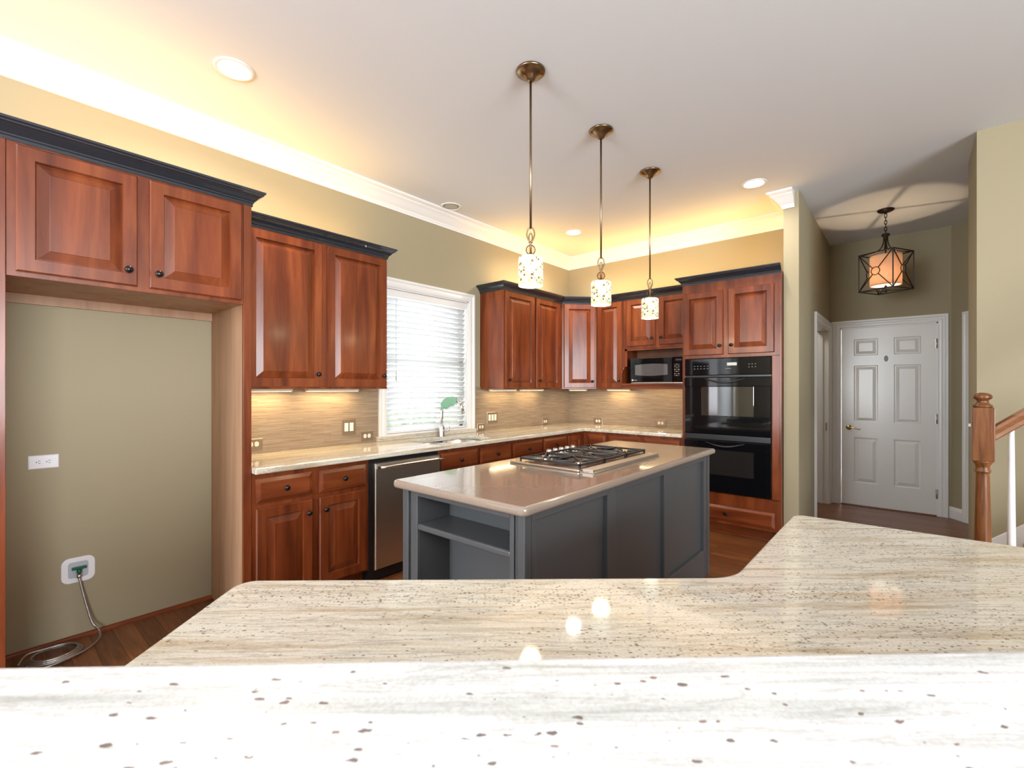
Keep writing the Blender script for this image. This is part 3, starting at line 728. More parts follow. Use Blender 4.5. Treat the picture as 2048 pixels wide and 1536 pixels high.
for r_ in range(7):
    for c_ in range(3):
        fr = frY(1.572+c_*.020, 1.492+r_*.0185-(.006 if r_ < 2 else 0), -.380)
        build('key', MB().rings(.013, .0065, [(0, 0), (.001, .0012)], fr), 'mark' if (r_+c_) % 2 else 'markdim', kp)
build('keypad_display', MB().rings(.065, .018, [(0, 0), (.001, .001)], frY(1.585, 1.645, -.380)), 'slot', kp)
build('foot_strip', MB().box(1.085, 1.56, -.379, -.368, 1.4115, 1.419).box(1.10, 1.67, -.36, -.05, 1.4105, 1.42), 'steel', T)
# round emblem and lettering at lower left of the door
build('emblem', MB().lathe([(.0095, 0), (.0095, .0012), (.0, .0014)], (1.100, -.3802, 1.445), 20, '-y'), 'plate_w', dr)
def lettering(txt, size, fr, mat, parent, name='lettering'):
    c = bpy.data.curves.new(name, 'FONT'); c.body = txt; c.size = size; c.extrude = 0
    o = bpy.data.objects.new(name, c); COL.objects.link(o)
    dg_ = bpy.context.evaluated_depsgraph_get(); dg_.update()
    me = bpy.data.meshes.new_from_object(o.evaluated_get(dg_))
    mb = MB().add([fr(v.co.x, v.co.y, 0) for v in me.vertices], [tuple(p.vertices) for p in me.polygons])
    bpy.data.objects.remove(o); bpy.data.curves.remove(c); bpy.data.meshes.remove(me)
    return build(name, mb, mat, parent)
lettering('Profile', .017, frY(1.112, 1.440, -.3812), 'mark', dr)

# oven tower
OX0, OX1 = 1.747, 2.603
T = thing('oven_cabinet', 'tall cherry cabinet built around the double wall oven', 'cabinet', (2.17, -.31, 0))
mb = MB().box(OX0, OX0+.018, -.62, 0, .0, 2.374).box(OX1-.018, OX1, -.62, 0, 0, 2.374).box(OX0+.018, OX1-.018, -.60, 0, 1.645, 2.374).box(OX0+.018, OX1-.018, -.60, 0, .10, .375)
mb.box(OX0+.018, OX1-.018, -.55, -.53, 0, .10)
build('cabinet_box', mb, 'cherry', T, .0015)
mb = MB().box(OX0+.018, OX0+.030, -.62, -.60, .375, 1.645).box(2.530, OX1-.018, -.62, -.60, .375, 1.645).box(OX0+.018, OX1-.018, -.62, -.60, 1.642, 2.374).box(OX0+.018, OX1-.018, -.62, -.60, .10, .380)
build('face_frame', mb, 'cherry', T)
panel_door(T, frY(1.760, 1.672, -.62), .368, .600, knob=(.340, .082))
panel_door(T, frY(2.172, 1.672, -.62), .376, .600, knob=(.030, .082))
fr = frY(1.80, .130, -.62)
q = build('drawer', MB().rings(.752, .138, DRAWER, fr), 'cherry_x', T); add_knob(q, fr, .36, .072)
build('toe_kick', MB().box(OX0, OX1, -.552, -.54, 0, .10).sweep([(0, 0), (.016, 0), (.012, .012), (0, .018)], [(OX0, -.552), (OX1, -.552)], side=1), 'cherry_x', T)
CP4 = [(o, 2.356+c) for o, c in CABCROWN]
build('crown_moulding', MB().sweep(CP4, [(OX0, -.402), (OX0, -.62), (OX1, -.62)], side=1), 'navy', T, label='charcoal crown moulding')
# double oven
VX0, VX1 = 1.778, 2.529; VW = VX1-VX0
T = thing('double_wall_oven', 'glossy black double oven built into the tall cherry cabinet', 'oven', (2.15, -.3, .385))
build('oven_body', MB().box(VX0+.004, VX1-.004, -.618, -.10, .385, 1.636), 'blackm', T)
cp = build('control_panel', MB().rings(VW, .160, [(0, 0), (0, .020), (.006, .026)], frY(VX0, 1.478, -.618)), 'black', T)
build('display_window', MB().rings(.085, .028, [(0, 0), (.001, .0012)], frY(2.165, 1.565, -.6445)), 'display', cp)
for r_ in range(2):
    for c_ in range(5): build('button', MB().rings(.014, .006, [(0, 0), (.001, .0012)], frY(1.865+c_*.030, 1.538+r_*.024, -.6445)), 'markdim', cp)
for r_ in range(2):
    for c_ in range(3): build('button', MB().rings(.012, .006, [(0, 0), (.001, .0012)], frY(2.345+c_*.026, 1.545+r_*.026, -.6445)), 'markdim', cp)
build('emblem', MB().rings(.050, .006, [(0, 0), (.001, .0012)], frY(2.15, 1.535, -.6445)), 'markdim', cp)
def oven_door(z0, z1, wz0, wz1, glass):
    d_ = build('door', MB().rings(VW, z1-z0, [(0, 0), (0, .024), (.007, .032)], frY(VX0, z0, -.618)), 'black', T)
    # raised handle band with a curved lip
    band = MB().box(VX0+.002, VX1-.002, -.660, -.649, z1-.088, z1-.004)
    build('handle_band', band, 'black', d_, .004)
    xs_ = [1.975+.345*i/14 for i in range(15)]
    build('handle', MB().tube([(x, -.664-.020*math.sin(math.pi*i/14), z1-.018-.034*math.sin(math.pi*i/14)) for i, x in enumerate(xs_)], [.003+.006*math.sin(math.pi*i/14) for i in range(15)], 8), 'blackm', d_)
    build('window', MB().rings(.452, wz1-wz0, [(0, 0), (.002, .001)], frY(1.938, wz0, -.6505)), glass, d_, label='dark glass oven window')
    return d_
oven_door(.925, 1.462, 1.10, 1.372, 'glassdark')
oven_door(.388, .872, .552, .808, 'glassdark')
build('vent_strip', MB().box(VX0+.006, VX1-.006, -.640, -.618, .873, .924), 'blackm', T, .002)

# ================================================================== base cabinets
BX = .60
def base_unit(T, y0, y1, fronts, doors=True, zc=(.697, .838)):
    mb = MB().box(.003, BX, y0, y1, .10, .868).box(.003, BX-.07, y0, y1, 0, .10)
    build('cabinet_box', mb, 'cherry', T, .001)
    for i, (a, b) in enumerate(fronts):
        fr = frX(a, zc[0], BX)
        q = build('drawer', MB().rings(b-a, zc[1]-zc[0], DRAWER, fr), 'cherry_y', T); add_knob(q, fr, (b-a)/2, (zc[1]-zc[0])/2)
        if doors:
            k = (b-a-.030, .475) if i % 2 == 0 else (.036, .475)
            panel_door(T, frX(a, .115, BX), b-a, .552, knob=k)
T = thing('base_cabinet', 'two-drawer cherry base cabinet left of the dishwasher', 'cabinet', (.3, -3.76, 0))
base_unit(T, -4.134, -3.386, [(-4.116, -3.787), (-3.742, -3.410)])
T = thing('base_cabinet', 'cherry sink base cabinet right of the dishwasher', 'cabinet', (.3, -2.31, 0))
mb = MB().box(.003, BX-.012, -2.754, -2.751, .10, .868).box(.003, BX-.012, -1.888, -1.870, .10, .868).box(.003, BX-.012, -2.754, -1.870, .10, .118).box(.003, BX-.07, -2.754, -1.87, 0, .10).box(BX-.012, BX, -2.754, -1.870, .10, .868)
build('cabinet_box', mb, 'cherry', T, .001)
for i, (a, b) in enumerate([(-2.742, -2.325), (-2.294, -1.882)]):
    fr = frX(a, .697, BX); q = build('drawer', MB().rings(b-a, .141, DRAWER, fr), 'cherry_y', T); add_knob(q, fr, (b-a)/2, .070)
    panel_door(T, frX(a, .115, BX), b-a, .552, knob=((b-a-.030, .475) if i == 0 else (.036, .475)))
T = thing('base_cabinet', 'cherry base cabinet between sink base and kitchen corner', 'cabinet', (.3, -1.4, 0))
base_unit(T, -1.868, -.94, [(-1.859, -1.398), (-1.372, -.954)])
T = thing('corner_base_cabinet', 'recessed cherry corner base cabinet under the granite corner', 'cabinet', (.3, -.4, 0))
mb = MB().prism([(.003, -.938), (BX, -.938), (BX, -.60), (.905, -.60), (.905, -.003), (.003, -.003)], .10, .868).prism([(.003, -.938), (BX-.07, -.938), (BX-.07, -.53), (.905, -.53), (.905, -.003), (.003, -.003)], 0, .10)
build('cabinet_box', mb, 'cherry', T, .001)
panel_door(T, frX(-.925, .115, BX), .270, .723)
fr = frY(.665, .697, -.60); q = build('drawer', MB().rings(.222, .138, DRAWER, fr), 'cherry_x', T); add_knob(q, fr, .19, .02)
panel_door(T, frY(.665, .115, -.60), .222, .552)
T = thing('base_cabinet', 'two-drawer cherry base cabinet left of the oven tower', 'cabinet', (1.33, -.3, 0))
mb = MB().box(.907, 1.744, -BX, -.003, .10, .868).box(.907, 1.744, -BX+.07, -.003, 0, .10)
build('cabinet_box', mb, 'cherry', T, .001)
for i, (a, b) in enumerate([(.927, 1.300), (1.340, 1.715)]):
    fr = frY(a, .697, -BX); q = build('drawer', MB().rings(b-a, .138, DRAWER, fr), 'cherry_x', T); add_knob(q, fr, (b-a)/2, .069)
    panel_door(T, frY(a, .115, -BX), b-a, .552, knob=((b-a-.03, .475) if i == 0 else (.036, .475)))
# dishwasher
T = thing('dishwasher', 'stainless steel dishwasher between the cherry base cabinets', 'dishwasher', (.3, -3.05, 0))
build('tub', MB().box(.02, BX-.012, -3.380, -2.757, .012, .86), 'blackm', T)
dr = build('door', MB().rings(.586, .742, [(0, 0), (0, .030), (.004, .034)], frX(-3.344, .092, BX-.010)), 'steel', T)
mb = MB().tube([(.668, -3.335+i*.0568, .806+.003*math.sin(math.pi*i/10)) for i in range(11)], .0125, 12)
for y in (-3.325, -2.775): mb.box(.622, .668, y-.011, y+.011, .795, .817)
build('handle', mb, 'steel_b', dr)
build('door_edge', MB().box(BX-.010, .618, -3.350, -3.3445, .092, .834), 'steel_b', dr, label='bright steel door edge')
build('toe_panel', MB().box(BX-.07, BX-.055, -3.384, -2.757, .0, .090), 'blackm', T)

# counter, sink, faucet
cpoly = [(.003, -4.134), (.652, -4.134), (.652, -.652), (1.745, -.652), (1.745, -.003), (.003, -.003)]
hole = rrect(.168, .578, -2.748, -2.058, .11, 8)
single('countertop', 'L-shaped ivory granite countertop along the window and back walls', 'countertop', MB().prism(cpoly, .870, .904, hole=hole), 'granite', (.3, -2, .87), bevel=.007, seg=3)
single('granite_sill', 'narrow granite ledge standing under the sink window', 'window sill', MB().box(.002, .034, -2.935, -1.762, .9045, .944), 'granite', (.02, -2.35, .9045), bevel=.003)
T = thing('sink', 'undermount stainless double bowl sink below the window', 'sink', (.38, -2.42, .65))
def bowl(y0, y1):
    mb = MB(); rs = [rrect(.172, .574, y0, y1, .105, 7), rrect(.182, .564, y0+.01, y1-.01, .10, 7), rrect(.200, .560, y0+.02, y1-.02, .09, 7), rrect(.24, .52, y0+.06, y1-.06, .06, 7)]
    zz = [.8685, .8685, .700, .675]; n = len(rs[0]); vs = []
    for r_, z in zip(rs, zz): vs += [(a, b, z) for a, b in r_]
    fs = [(i*n+k, i*n+(k+1) % n, (i+1)*n+(k+1) % n, (i+1)*n+k) for i in range(3) for k in range(n)] + [tuple(range(3*n, 4*n))]
    mb.add(vs, fs, True); return mb
for y0, y1 in ((-2.745, -2.410), (-2.404, -2.061)):
    b = build('bowl', bowl(y0, y1), 'steel_b', T)
    build('drain', MB().lathe([(.045, 0), (.042, .004), (.020, .002), (0, .001)], (.38, (y0+y1)/2, .676), 20), 'chrome', b)
T = thing('faucet', 'chrome gooseneck faucet standing behind the sink', 'faucet', (.115, -2.300, .904))
fx, fy = .115, -2.300
build('base', MB().lathe([(.028, 0), (.028, .004), (.024, .010), (.024, .095), (.019, .105), (.013, .108)], (fx, fy, .9045), 24), 'chrome', T)
ux, uy = .80, .60
pts = [(fx, fy, 1.0), (fx, fy, 1.09)]
for i in range(13):
    a = math.pi*i/12*.86; r_ = .095
    pts.append((fx+ux*(r_-r_*math.cos(a)), fy+uy*(r_-r_*math.cos(a)), 1.16+r_*1.05*math.sin(a)))
build('spout', MB().tube(pts, .0125, 14), 'chrome', T)
e0 = Vector(pts[-1]); e1 = e0+Vector((ux*.022, uy*.022, -.085))
build('spray_head', MB().tube([e0, e0+(e1-e0)*.15, e1], [.013, .0165, .0155], 14), 'chrome', T)
mb = MB().tube([(fx+.01, fy+.008, .965), (fx+.058, fy+.046, .967)], .012, 12).tube([(fx+.055, fy+.044, .970), (fx+.058, fy+.046, 1.045)], [.005, .004], 8)
build('lever', mb, 'chrome', T)
# green cloth hung over the faucet neck
mb = MB(); nu, nv = 25, 13; vs = []
for i in range(nu):
    t = i/(nu-1); a = math.pi*.86*(.20+.52*t); cx = fx+ux*(.095-.115*math.cos(a)); cy = fy+uy*(.095-.115*math.cos(a)); cz = 1.16+.1198*math.sin(a)
    for j in range(nv):
        s_ = (j/(nv-1)*2-1); drop = abs(s_)
        fold = .006*math.sin(t*19+j*.4)*drop
        ww = .0225*math.sin(min(1, drop*2.2)*math.pi/2)*(1 if s_ > 0 else -1)
        z = cz-max(0, drop-.2)*(.125*math.sin(math.pi*(.22+.6*t))+.008*math.sin(t*17))-.004*drop
        vs.append((cx+uy*(ww+fold)+ux*(t-.5)*.012*drop, cy-ux*(ww+fold)+uy*(t-.5)*.012*drop, z))
fs = [(i*nv+j, (i+1)*nv+j, (i+1)*nv+j+1, i*nv+j+1) for i in range(nu-1) for j in range(nv-1)]
mb.add(vs, fs, True)
T = thing('dish_cloth', 'small green cloth with pale hem draped over the faucet', 'cloth', (fx+.06, fy+.05, 1.17))
c = build('cloth', mb, 'cloth', T); so = c.modifiers.new('thick', 'SOLIDIFY'); so.thickness = .003; so.offset = 0
for j in (0, nv-1): build('hem', MB().tube([vs[i*nv+j] for i in range(nu)], .0035, 6), 'clothw', T)
# backsplash
TZ0 = .9045
single('tile_backsplash', 'tan strip mosaic backsplash between refrigerator cabinet and window', 'backsplash', MB().box(.001, .009, -4.134, -2.918, TZ0, UZ0+.02), 'tile_y', (0, -3.5, TZ0))
single('tile_backsplash', 'tan strip mosaic backsplash between window and kitchen corner', 'backsplash', MB().box(.001, .009, -1.768, -.001, TZ0, RZ0+.02), 'tile_y', (0, -.9, TZ0))
single('tile_backsplash', 'tan strip mosaic backsplash on the back wall below the microwave', 'backsplash', MB().box(.010, 1.745, -.009, -.001, TZ0, RZ0+.02), 'tile_x', (.9, 0, TZ0))

# outlets and switches
def duplex(T, fr, cu, cv, horiz, mat_face, slots='slot', sep=.019):
    for s_ in (-1, 1):
        u, v = (cu+s_*sep, cv) if horiz else (cu, cv+s_*sep)
        pts = rounded([(-.0135, -.0165), (.0135, -.0165), (.0135, .0165), (-.0135, .0165)], .0125, 5)
        if not horiz: pts = [(b, a) for a, b in pts]
        k = len(pts); vs = [fr(u+a, v+b, .004) for a, b in pts]+[fr(u+a, v+b, .0075) for a, b in pts]
        fs = [tuple(range(k, 2*k))]+[(i, (i+1) % k, k+(i+1) % k, k+i) for i in range(k)]
        q = build('socket', MB().add(vs, fs), mat_face, T)
        mb = MB()
        for a, b, w_, h_ in ((.002, .006, .009, .0022), (.002, -.006, .009, .0022), (-.008, 0, .004, .005)):
            if not horiz: a, b, w_, h_ = b, a, h_, w_
            mb.rings(w_, h_, [(0, 0), (.0003, .0008)], (lambda uu, vv: lambda p, q_, w: fr(uu+p, vv+q_, w+.0075))(u+a-w_/2, v+b-h_/2))
        build('slots', mb, slots, q)
PLATE = [(0, 0), (0, .003), (.004, .006)]
def outlet(label, fr, w, h, plate, face, loc, horiz=True, group=None):
    T = thing('wall_outlet', label, 'outlet', loc, group)
    build('plate', MB().rings(w, h, PLATE, fr), plate, T)
    duplex(T, fr, w/2, h/2, horiz, face); return T
def switch(label, fr, w, h, n, plate, face, loc):
    T = thing('wall_switch', label, 'switch', loc)
    build('plate', MB().rings(w, h, PLATE, fr), plate, T)
    for i in range(n):
        u = w/2+(i-(n-1)/2)*.046-.0165
        build('rocker', MB().rings(.033, .067, [(0, .005), (.001, .008), (.012, .0095)], (lambda uu: lambda a, b, c: fr(uu+a, h/2-.0335+b, c))(u)), face, T)
    return T
outlet('tan outlet low on backsplash tight against the refrigerator cabinet', frX(-3.965, .935, .009), .118, .075, 'plate_t', 'ivory', (.009, -3.9, .935))
switch('tan two-rocker switch plate on backsplash left of the window', frX(-3.252, .982, .009), .122, .126, 2, 'plate_t', 'ivory', (.009, -3.19, .98))
outlet('tan outlet just right of the two-rocker switch, beside window', frX(-3.086, .922, .009), .118, .078, 'plate_t', 'ivory', (.009, -3.03, .92))
outlet('tan outlet just right of the window, below the three-rocker switch', frX(-1.730, .912, .009), .118, .075, 'plate_t', 'ivory', (.009, -1.67, .91))
switch('tan three-rocker switch plate on backsplash right of the window', frX(-1.582, .980, .009), .168, .120, 3, 'plate_t', 'ivory', (.009, -1.5, .98))
outlet('tan outlet on side backsplash near the kitchen corner', frX(-.597, .908, .009), .118, .074, 'plate_t', 'ivory', (.009, -.54, .91))
outlet('tan outlet on back wall backsplash nearest the corner', frY(.393, .908, -.009), .120, .070, 'plate_t', 'ivory', (.45, -.009, .91))
outlet('tan outlet on back wall backsplash beside the oven tower', frY(1.208, .918, -.009), .124, .076, 'plate_t', 'ivory', (1.27, -.009, .92))
outlet('white horizontal outlet on the empty refrigerator alcove wall', frX(-4.982, .939, 0), .114, .070, 'plate_w', 'plate_w', (0, -4.925, .94))
switch('small ivory switch on the hall wall left of the entry door', (lambda u, v, w: (2.722+w, 1.472-.0+u*.28, 1.30+v)), .075, .118, 1, 'ivory', 'ivory', (2.722, 1.48, 1.30))
T = thing('wall_switch', 'ivory toggle switch on the wall edge behind the newel post', 'switch', (3.78, -.62, 1.06))
fr = lambda u, v, w: (3.78-w, -.66+u, 1.04+v)
build('plate', MB().rings(.075, .118, PLATE, fr), 'ivory', T)
build('toggle', MB().box(3.756, 3.775, -.628, -.617, 1.09, 1.11), 'ivory', T)
# water box and hose
T = thing('water_supply_box', 'white recessed water valve box low on the alcove wall', 'valve box', (0, -4.79, .30))
cy, cz, hw = -4.792, .372, .068
mp = lambda a, b, c: (c, a, b)
build('flange', MB().prism(rrect(cy-hw, cy+hw, cz-hw, cz+hw, .034, 7), .0005, .006, mp, rrect(cy-.040, cy+.040, cz-.042, cz+.042, .012, 5)), 'plate_w', T, .002)
build('box_back', MB().prism(rrect(cy-.040, cy+.040, cz-.042, cz+.042, .012, 5), .0005, .0015, mp), 'boxgrey', T)
mb = MB().box(.008, .024, cy-.028, cy+.032, cz+.004, cz+.018).lathe([(.011, 0), (.011, .022)], (.016, cy+.002, cz-.018), 12)
build('valve_handle', mb, 'green', T, .003)
build('fitting', MB().lathe([(.010, 0), (.012, .004), (.012, .016), (.009, .020)], (.018, cy+.002, cz-.042), 12), 'nickel', T)
pts = [(.018, cy+.002, cz-.040), (.024, cy+.012, cz-.10), (.040, cy+.030, cz-.20), (.058, cy+.050, cz-.29), (.085, cy+.072, .045), (.13, cy+.070, .016), (.20, cy+.020, .010), (.25, cy-.06, .010), (.27, cy-.14, .010), (.24, cy-.21, .011)]
def smooth(pts, k=6):
    P = [Vector(p) for p in pts]; out = []
    for i in range(len(P)-1):
        p0, p1, p2, p3 = P[max(i-1, 0)], P[i], P[i+1], P[min(i+2, len(P)-1)]
        for j in range(k):
            t = j/k; out.append(.5*((2*p1)+(-p0+p2)*t+(2*p0-5*p1+4*p2-p3)*t*t+(-p0+3*p1-3*p2+p3)*t**3))
    out.append(P[-1]); return out
ccx, ccy = .165, cy-.105
for tnum in range(3):
    for i in range(12):
        a = -1.2+2*math.pi*i/12
        pts.append((ccx+(.085-.005*tnum)*math.cos(a-1.2), ccy+(.100-.007*tnum)*math.sin(a-1.2), .010+tnum*.007+.001*i/3))
pts.append((.10, cy-.20, .030)); pts.append((.16, cy-.235, .012))
single('water_hose', 'braided steel hose hanging from valve box and coiled on floor', 'hose', MB().tube(smooth(pts), .0058, 8), 'braid', (.1, cy, .004))

# under-cabinet strip lights
def strip(label, x0, x1, y0, y1, z, w, top=.0195):
    T = thing('under_cabinet_light', label, 'light', ((x0+x1)/2, (y0+y1)/2, z-.018))
    build('housing', MB().box(x0, x1, y0, y1, z-.018, z+top), 'ucl', T, .003)
    build('lens', MB().box(x0+.008, x1-.008, y0+.008, y1-.008, z-.0195, z-.017), 'ucglow', T)
    area('strip_glow', ((x0+x1)/2, (y0+y1)/2, z-.021), (0, 0, 0), x1-x0, y1-y0, w, (1, .74, .38))
strip('cream strip light under the large wall cabinet, nearest the refrigerator space', .075, .130, -4.06, -3.69, UZ0+.0005, 1.9)
strip('cream strip light under the large wall cabinet, nearest the window', .075, .130, -3.58, -3.17, UZ0+.0005, 1.8)
strip('cream strip light under the cabinet right of the window, window end', .075, .130, -1.62, -1.22, RZ0+.0005, 1.0)
strip('cream strip light under the cabinet right of the window, corner end', .075, .130, -1.12, -.72, RZ0+.0005, 1.1)
strip('cream strip light under the diagonal corner cabinet', .20, .44, -.30, -.245, RZ0-.0005, .7, 0)
strip('cream strip light under the narrow back wall cabinet', .64, .93, -.130, -.075, RZ0+.0005, 1.2)
area('niche_strip_glow', (1.35, -.14, 1.383), (0, 0, 0), .55, .04, 1.3, (1, .74, .38))

# ================================================================== blinds
def blind(label, y0, y1, z0, z1, x, tilt, n, hr=.05):
    T = thing('window_blind', label, 'blind', (x, (y0+y1)/2, z0))
    build('headrail', MB().box(x-.028, x+.028, y0, y1, z1-hr, z1), 'white', T, .002)
    mb = MB(); sp = (z1-hr-.03-z0)/n; w = .025; ca, sa = math.cos(tilt), math.sin(tilt)
    for i in range(n):
        zc = z0+.03+sp*(i+.4); vs = []
        for y in (y0+.004, y1-.004):
            for k in range(5):
                t = (k-2)/2; u = t*w; bow = .0035*(1-t*t)
                vs.append((x+u*ca-bow*sa, y, zc+u*sa+bow*ca))
        mb.add(vs, [(k, k+1, 6+k, 5+k) for k in range(4)], True)
    sl = build('slats', mb, 'slat', T); so = sl.modifiers.new('thick', 'SOLIDIFY'); so.thickness = .0025
    build('bottom_rail', MB().box(x-.022, x+.022, y0+.003, y1-.003, z0, z0+.016), 'white', T, .003)
    mb = MB()
    for t in (.12, .5, .88):
        y = y0+(y1-y0)*t
        mb.tube([(x+.026, y, z0+.01), (x+.026, y, z1-hr)], .0009, 5)
    build('ladder_cord', mb, 'white', T)
    return T
T = blind('white slatted blind lowered over the sink window', WY0+.016, WY1-.016, WZ0+.014, WZ1-.014, -.038, R(54), 24, .06)
mb = MB().tube([(-.004, WY0+.11, 1.50), (-.004, WY0+.11, 2.16)], .0012, 6).tube([(-.004, WY0+.11, 1.42), (-.004, WY0+.11, 1.50)], [.006, .003], 8)
build('tilt_cord', mb, 'grey', T)
mb = MB().tube([(-.004, WY1-.06, 1.36), (-.004, WY1-.06, 2.16)], .0012, 6).tube([(-.004, WY1-.06, 1.28), (-.004, WY1-.06, 1.36)], [.006, .003], 8)
build('lift_cord', mb, 'grey', T)
blind('long blind behind the viewpoint, mirrored left in the oven', ym+.10, VY1-.01, VZ0+.01, VZ1-.01, -.045, R(60), 40)
blind('long blind behind the viewpoint, mirrored right in the oven', VY0+.01, ym-.05, VZ0+.01, VZ1-.01, -.045, R(60), 40)

# ================================================================== island
IX0, IX1, IY0, IY1 = 1.556, 2.325, -3.80, -1.645; IZ = .876
T = thing('island_cabinet', 'slate grey island cabinet with open shelf end and framed side', 'kitchen island', (1.94, -2.7, 0))
mb = MB().box(IX0+.02, IX1-.035, IY0+.21, IY1+.02, .0, IZ)
build('carcass', mb, 'island', T, .001)
# bookcase end
mb = MB().box(IX0+.02, 1.664, IY0+.02, IY0+.21, .0, IZ).box(2.249, IX1-.02, IY0+.02, IY0+.21, 0, IZ).box(1.664, 2.249, IY0+.02, IY0+.21, .846, IZ).box(1.664, 2.249, IY0+.02, IY0+.21, 0, .10)
build('shelf_case', mb, 'island', T)
mb = MB().box(1.628, 1.668, IY0+.002, IY0+.02, .0, IZ).box(2.245, 2.268, IY0+.002, IY0+.02, 0, IZ).box(1.668, 2.245, IY0+.002, IY0+.02, .846, IZ).box(1.668, 2.245, IY0+.002, IY0+.02, 0, .11)
build('face_frame', mb, 'island', T, .003)
build('shelf', MB().box(1.665, 2.248, IY0+.004, IY0+.209, .686, .715), 'island', T, .008, 3)
def reeded(x0, x1, y0, y1):
    return MB().box(x0, x1, y0, y1, 0.003, IZ)
build('corner_post', MB().box(IX0, 1.600, IY0, IY0+.045, .003, IZ).box(1.604, 1.626, IY0+.010, IY0+.03, 0, IZ), 'island', T, .004)
build('corner_post', MB().box(2.272, 2.282, IY0+.004, IY0+.03, 0, IZ).box(2.284, IX1, IY0, IY0+.042, .003, IZ), 'island', T, .006, 3)
# long side facing the bar: frame and recessed panels
mb = MB().box(IX1-.034, IX1-.002, IY0+.045, IY0+.075, 0, IZ)
for a, b in ((-3.158, -3.072), (-2.468, -2.383), (-1.760, -1.705)): mb.box(IX1-.034, IX1, a, b, .0, IZ)
for a, b in ((IY0+.045, -3.158), (-3.072, -2.468), (-2.383, -1.760)): mb.box(IX1-.034, IX1, a, b, .838, IZ).box(IX1-.034, IX1, a, b, 0, .198)
build('panel_frame', mb, 'island', T, .004)
for a, b in ((-3.757, -3.158), (-3.072, -2.468), (-2.383, -1.760)):
    build('side_panel', MB().box(IX1-.0345, IX1-.026, a, b, .198, .838), 'island', T)
build('corner_post', MB().box(IX1-.03, IX1+.002, -1.690, IY1, .0, IZ), 'island', T, .004)
# side facing the sink: drawers and doors
for i in range(3):
    y0 = IY0+.06+i*.70
    fr = (lambda yy: lambda u, v, w: (IX0+.02-w, yy+u, .12+v))(y0)
    panel_door(T, fr, .64, .72, 'island')
build('end_panel', MB().box(IX0+.02, IX1-.03, IY1, IY1+.02, 0, IZ), 'island', T)
single('island_countertop', 'glossy taupe countertop with rounded edge on the island', 'countertop', MB().prism(rounded([(1.530, -3.848), (2.362, -3.848), (2.362, -1.605), (1.530, -1.605)], .030, 6), .8765, .915), 'quartz', (1.94, -2.7, .8765), bevel=.015, seg=4)
# cooktop
T = thing('cooktop', 'stainless gas cooktop with black iron grates on the island', 'cooktop', (1.88, -2.68, .915))
build('tray', MB().box(1.640, 2.118, -3.095, -2.265, .9152, .928), 'steel_b', T, .005, 3)
build('burner_well', MB().box(1.725, 2.112, -3.07, -2.285, .9275, .930), plain('warm_steel', (.30, .20, .14, 1), .25, metal=1.0), T)
burners = [(1.80, -2.93, .036), (2.03, -2.93, .030), (1.93, -2.68, .048), (1.80, -2.43, .030), (2.03, -2.43, .040)]
for x, y, r_ in burners:
    b = build('burner', MB().lathe([(r_*1.25, 0), (r_*1.25, .004), (r_, .008), (r_, .013)], (x, y, .930), 20), 'steel_b', T)
    build('burner_cap', MB().lathe([(r_*.85, 0), (r_*.85, .004), (0, .006)], (x, y, .9432), 20), 'iron', b)
gy = [-3.082, -2.815, -2.548, -2.280]
for i in range(3):
    a, b_ = gy[i]+.002, gy[i+1]-.002; x0, x1 = 1.705, 2.118; zg, zt = .944, .956; mb = MB(); t = .010
    mb.box(x0, x1, a, a+t, zg, zt).box(x0, x1, b_-t, b_, zg, zt).box(x0, x0+t, a, b_, zg, zt).box(x1-t, x1, a, b_, zg, zt)
    for x in (x0, x1-t):
        for y in (a, b_-t): mb.box(x, x+t, y, y+t, .930, zg)
    ym_ = (a+b_)/2
    cs = [(1.80, ym_), (2.03, ym_)] if i != 1 else [(1.92, ym_)]
    for cx_, cy_ in cs:
        for k in range(4):
            an = k*math.pi/2+math.pi/4; r0, r1 = .026, .115 if i != 1 else .13
            p1 = [cx_+math.cos(an)*r1*1.5, cy_+math.sin(an)*r1*1.5]
            p1[0] = min(max(p1[0], x0+.004), x1-.004); p1[1] = min(max(p1[1], a+.004), b_-.004)
            mb.bar((cx_+math.cos(an)*r0, cy_+math.sin(an)*r0, .951), (p1[0], p1[1], .951), .008, .010)
        for dx_ in (-1, 1): mb.bar((cx_+dx_*.030, cy_, .951), (min(max(cx_+dx_*.16, x0+.004), x1-.004), cy_, .951), .008, .010)
    if len(cs) == 2: mb.box(1.910, 1.918, a, b_, zg, zt)
    build('grate', mb, 'iron', T, .0015)
for i in range(5):
    y = -2.74+i*.070
    k = build('knob', MB().lathe([(.020, 0), (.020, .004), (.017, .006), (.017, .030), (.015, .033), (0, .033)], (1.672, y, .928), 18), 'steel_b', T)
    build('pointer', MB().box(1.656, 1.688, y-.003, y+.003, .961, .966), 'steel_b', k)
T = thing('downdraft_vent', 'long flat stainless downdraft vent along the cooktop', 'vent', (2.165, -2.67, .915))
build('base_strip', MB().box(2.121, 2.205, -3.085, -2.255, .9152, .921), 'steel_b', T, .002)
build('raised_lid', MB().box(2.135, 2.198, -3.083, -2.257, .921, .934), 'steel', T, .002)

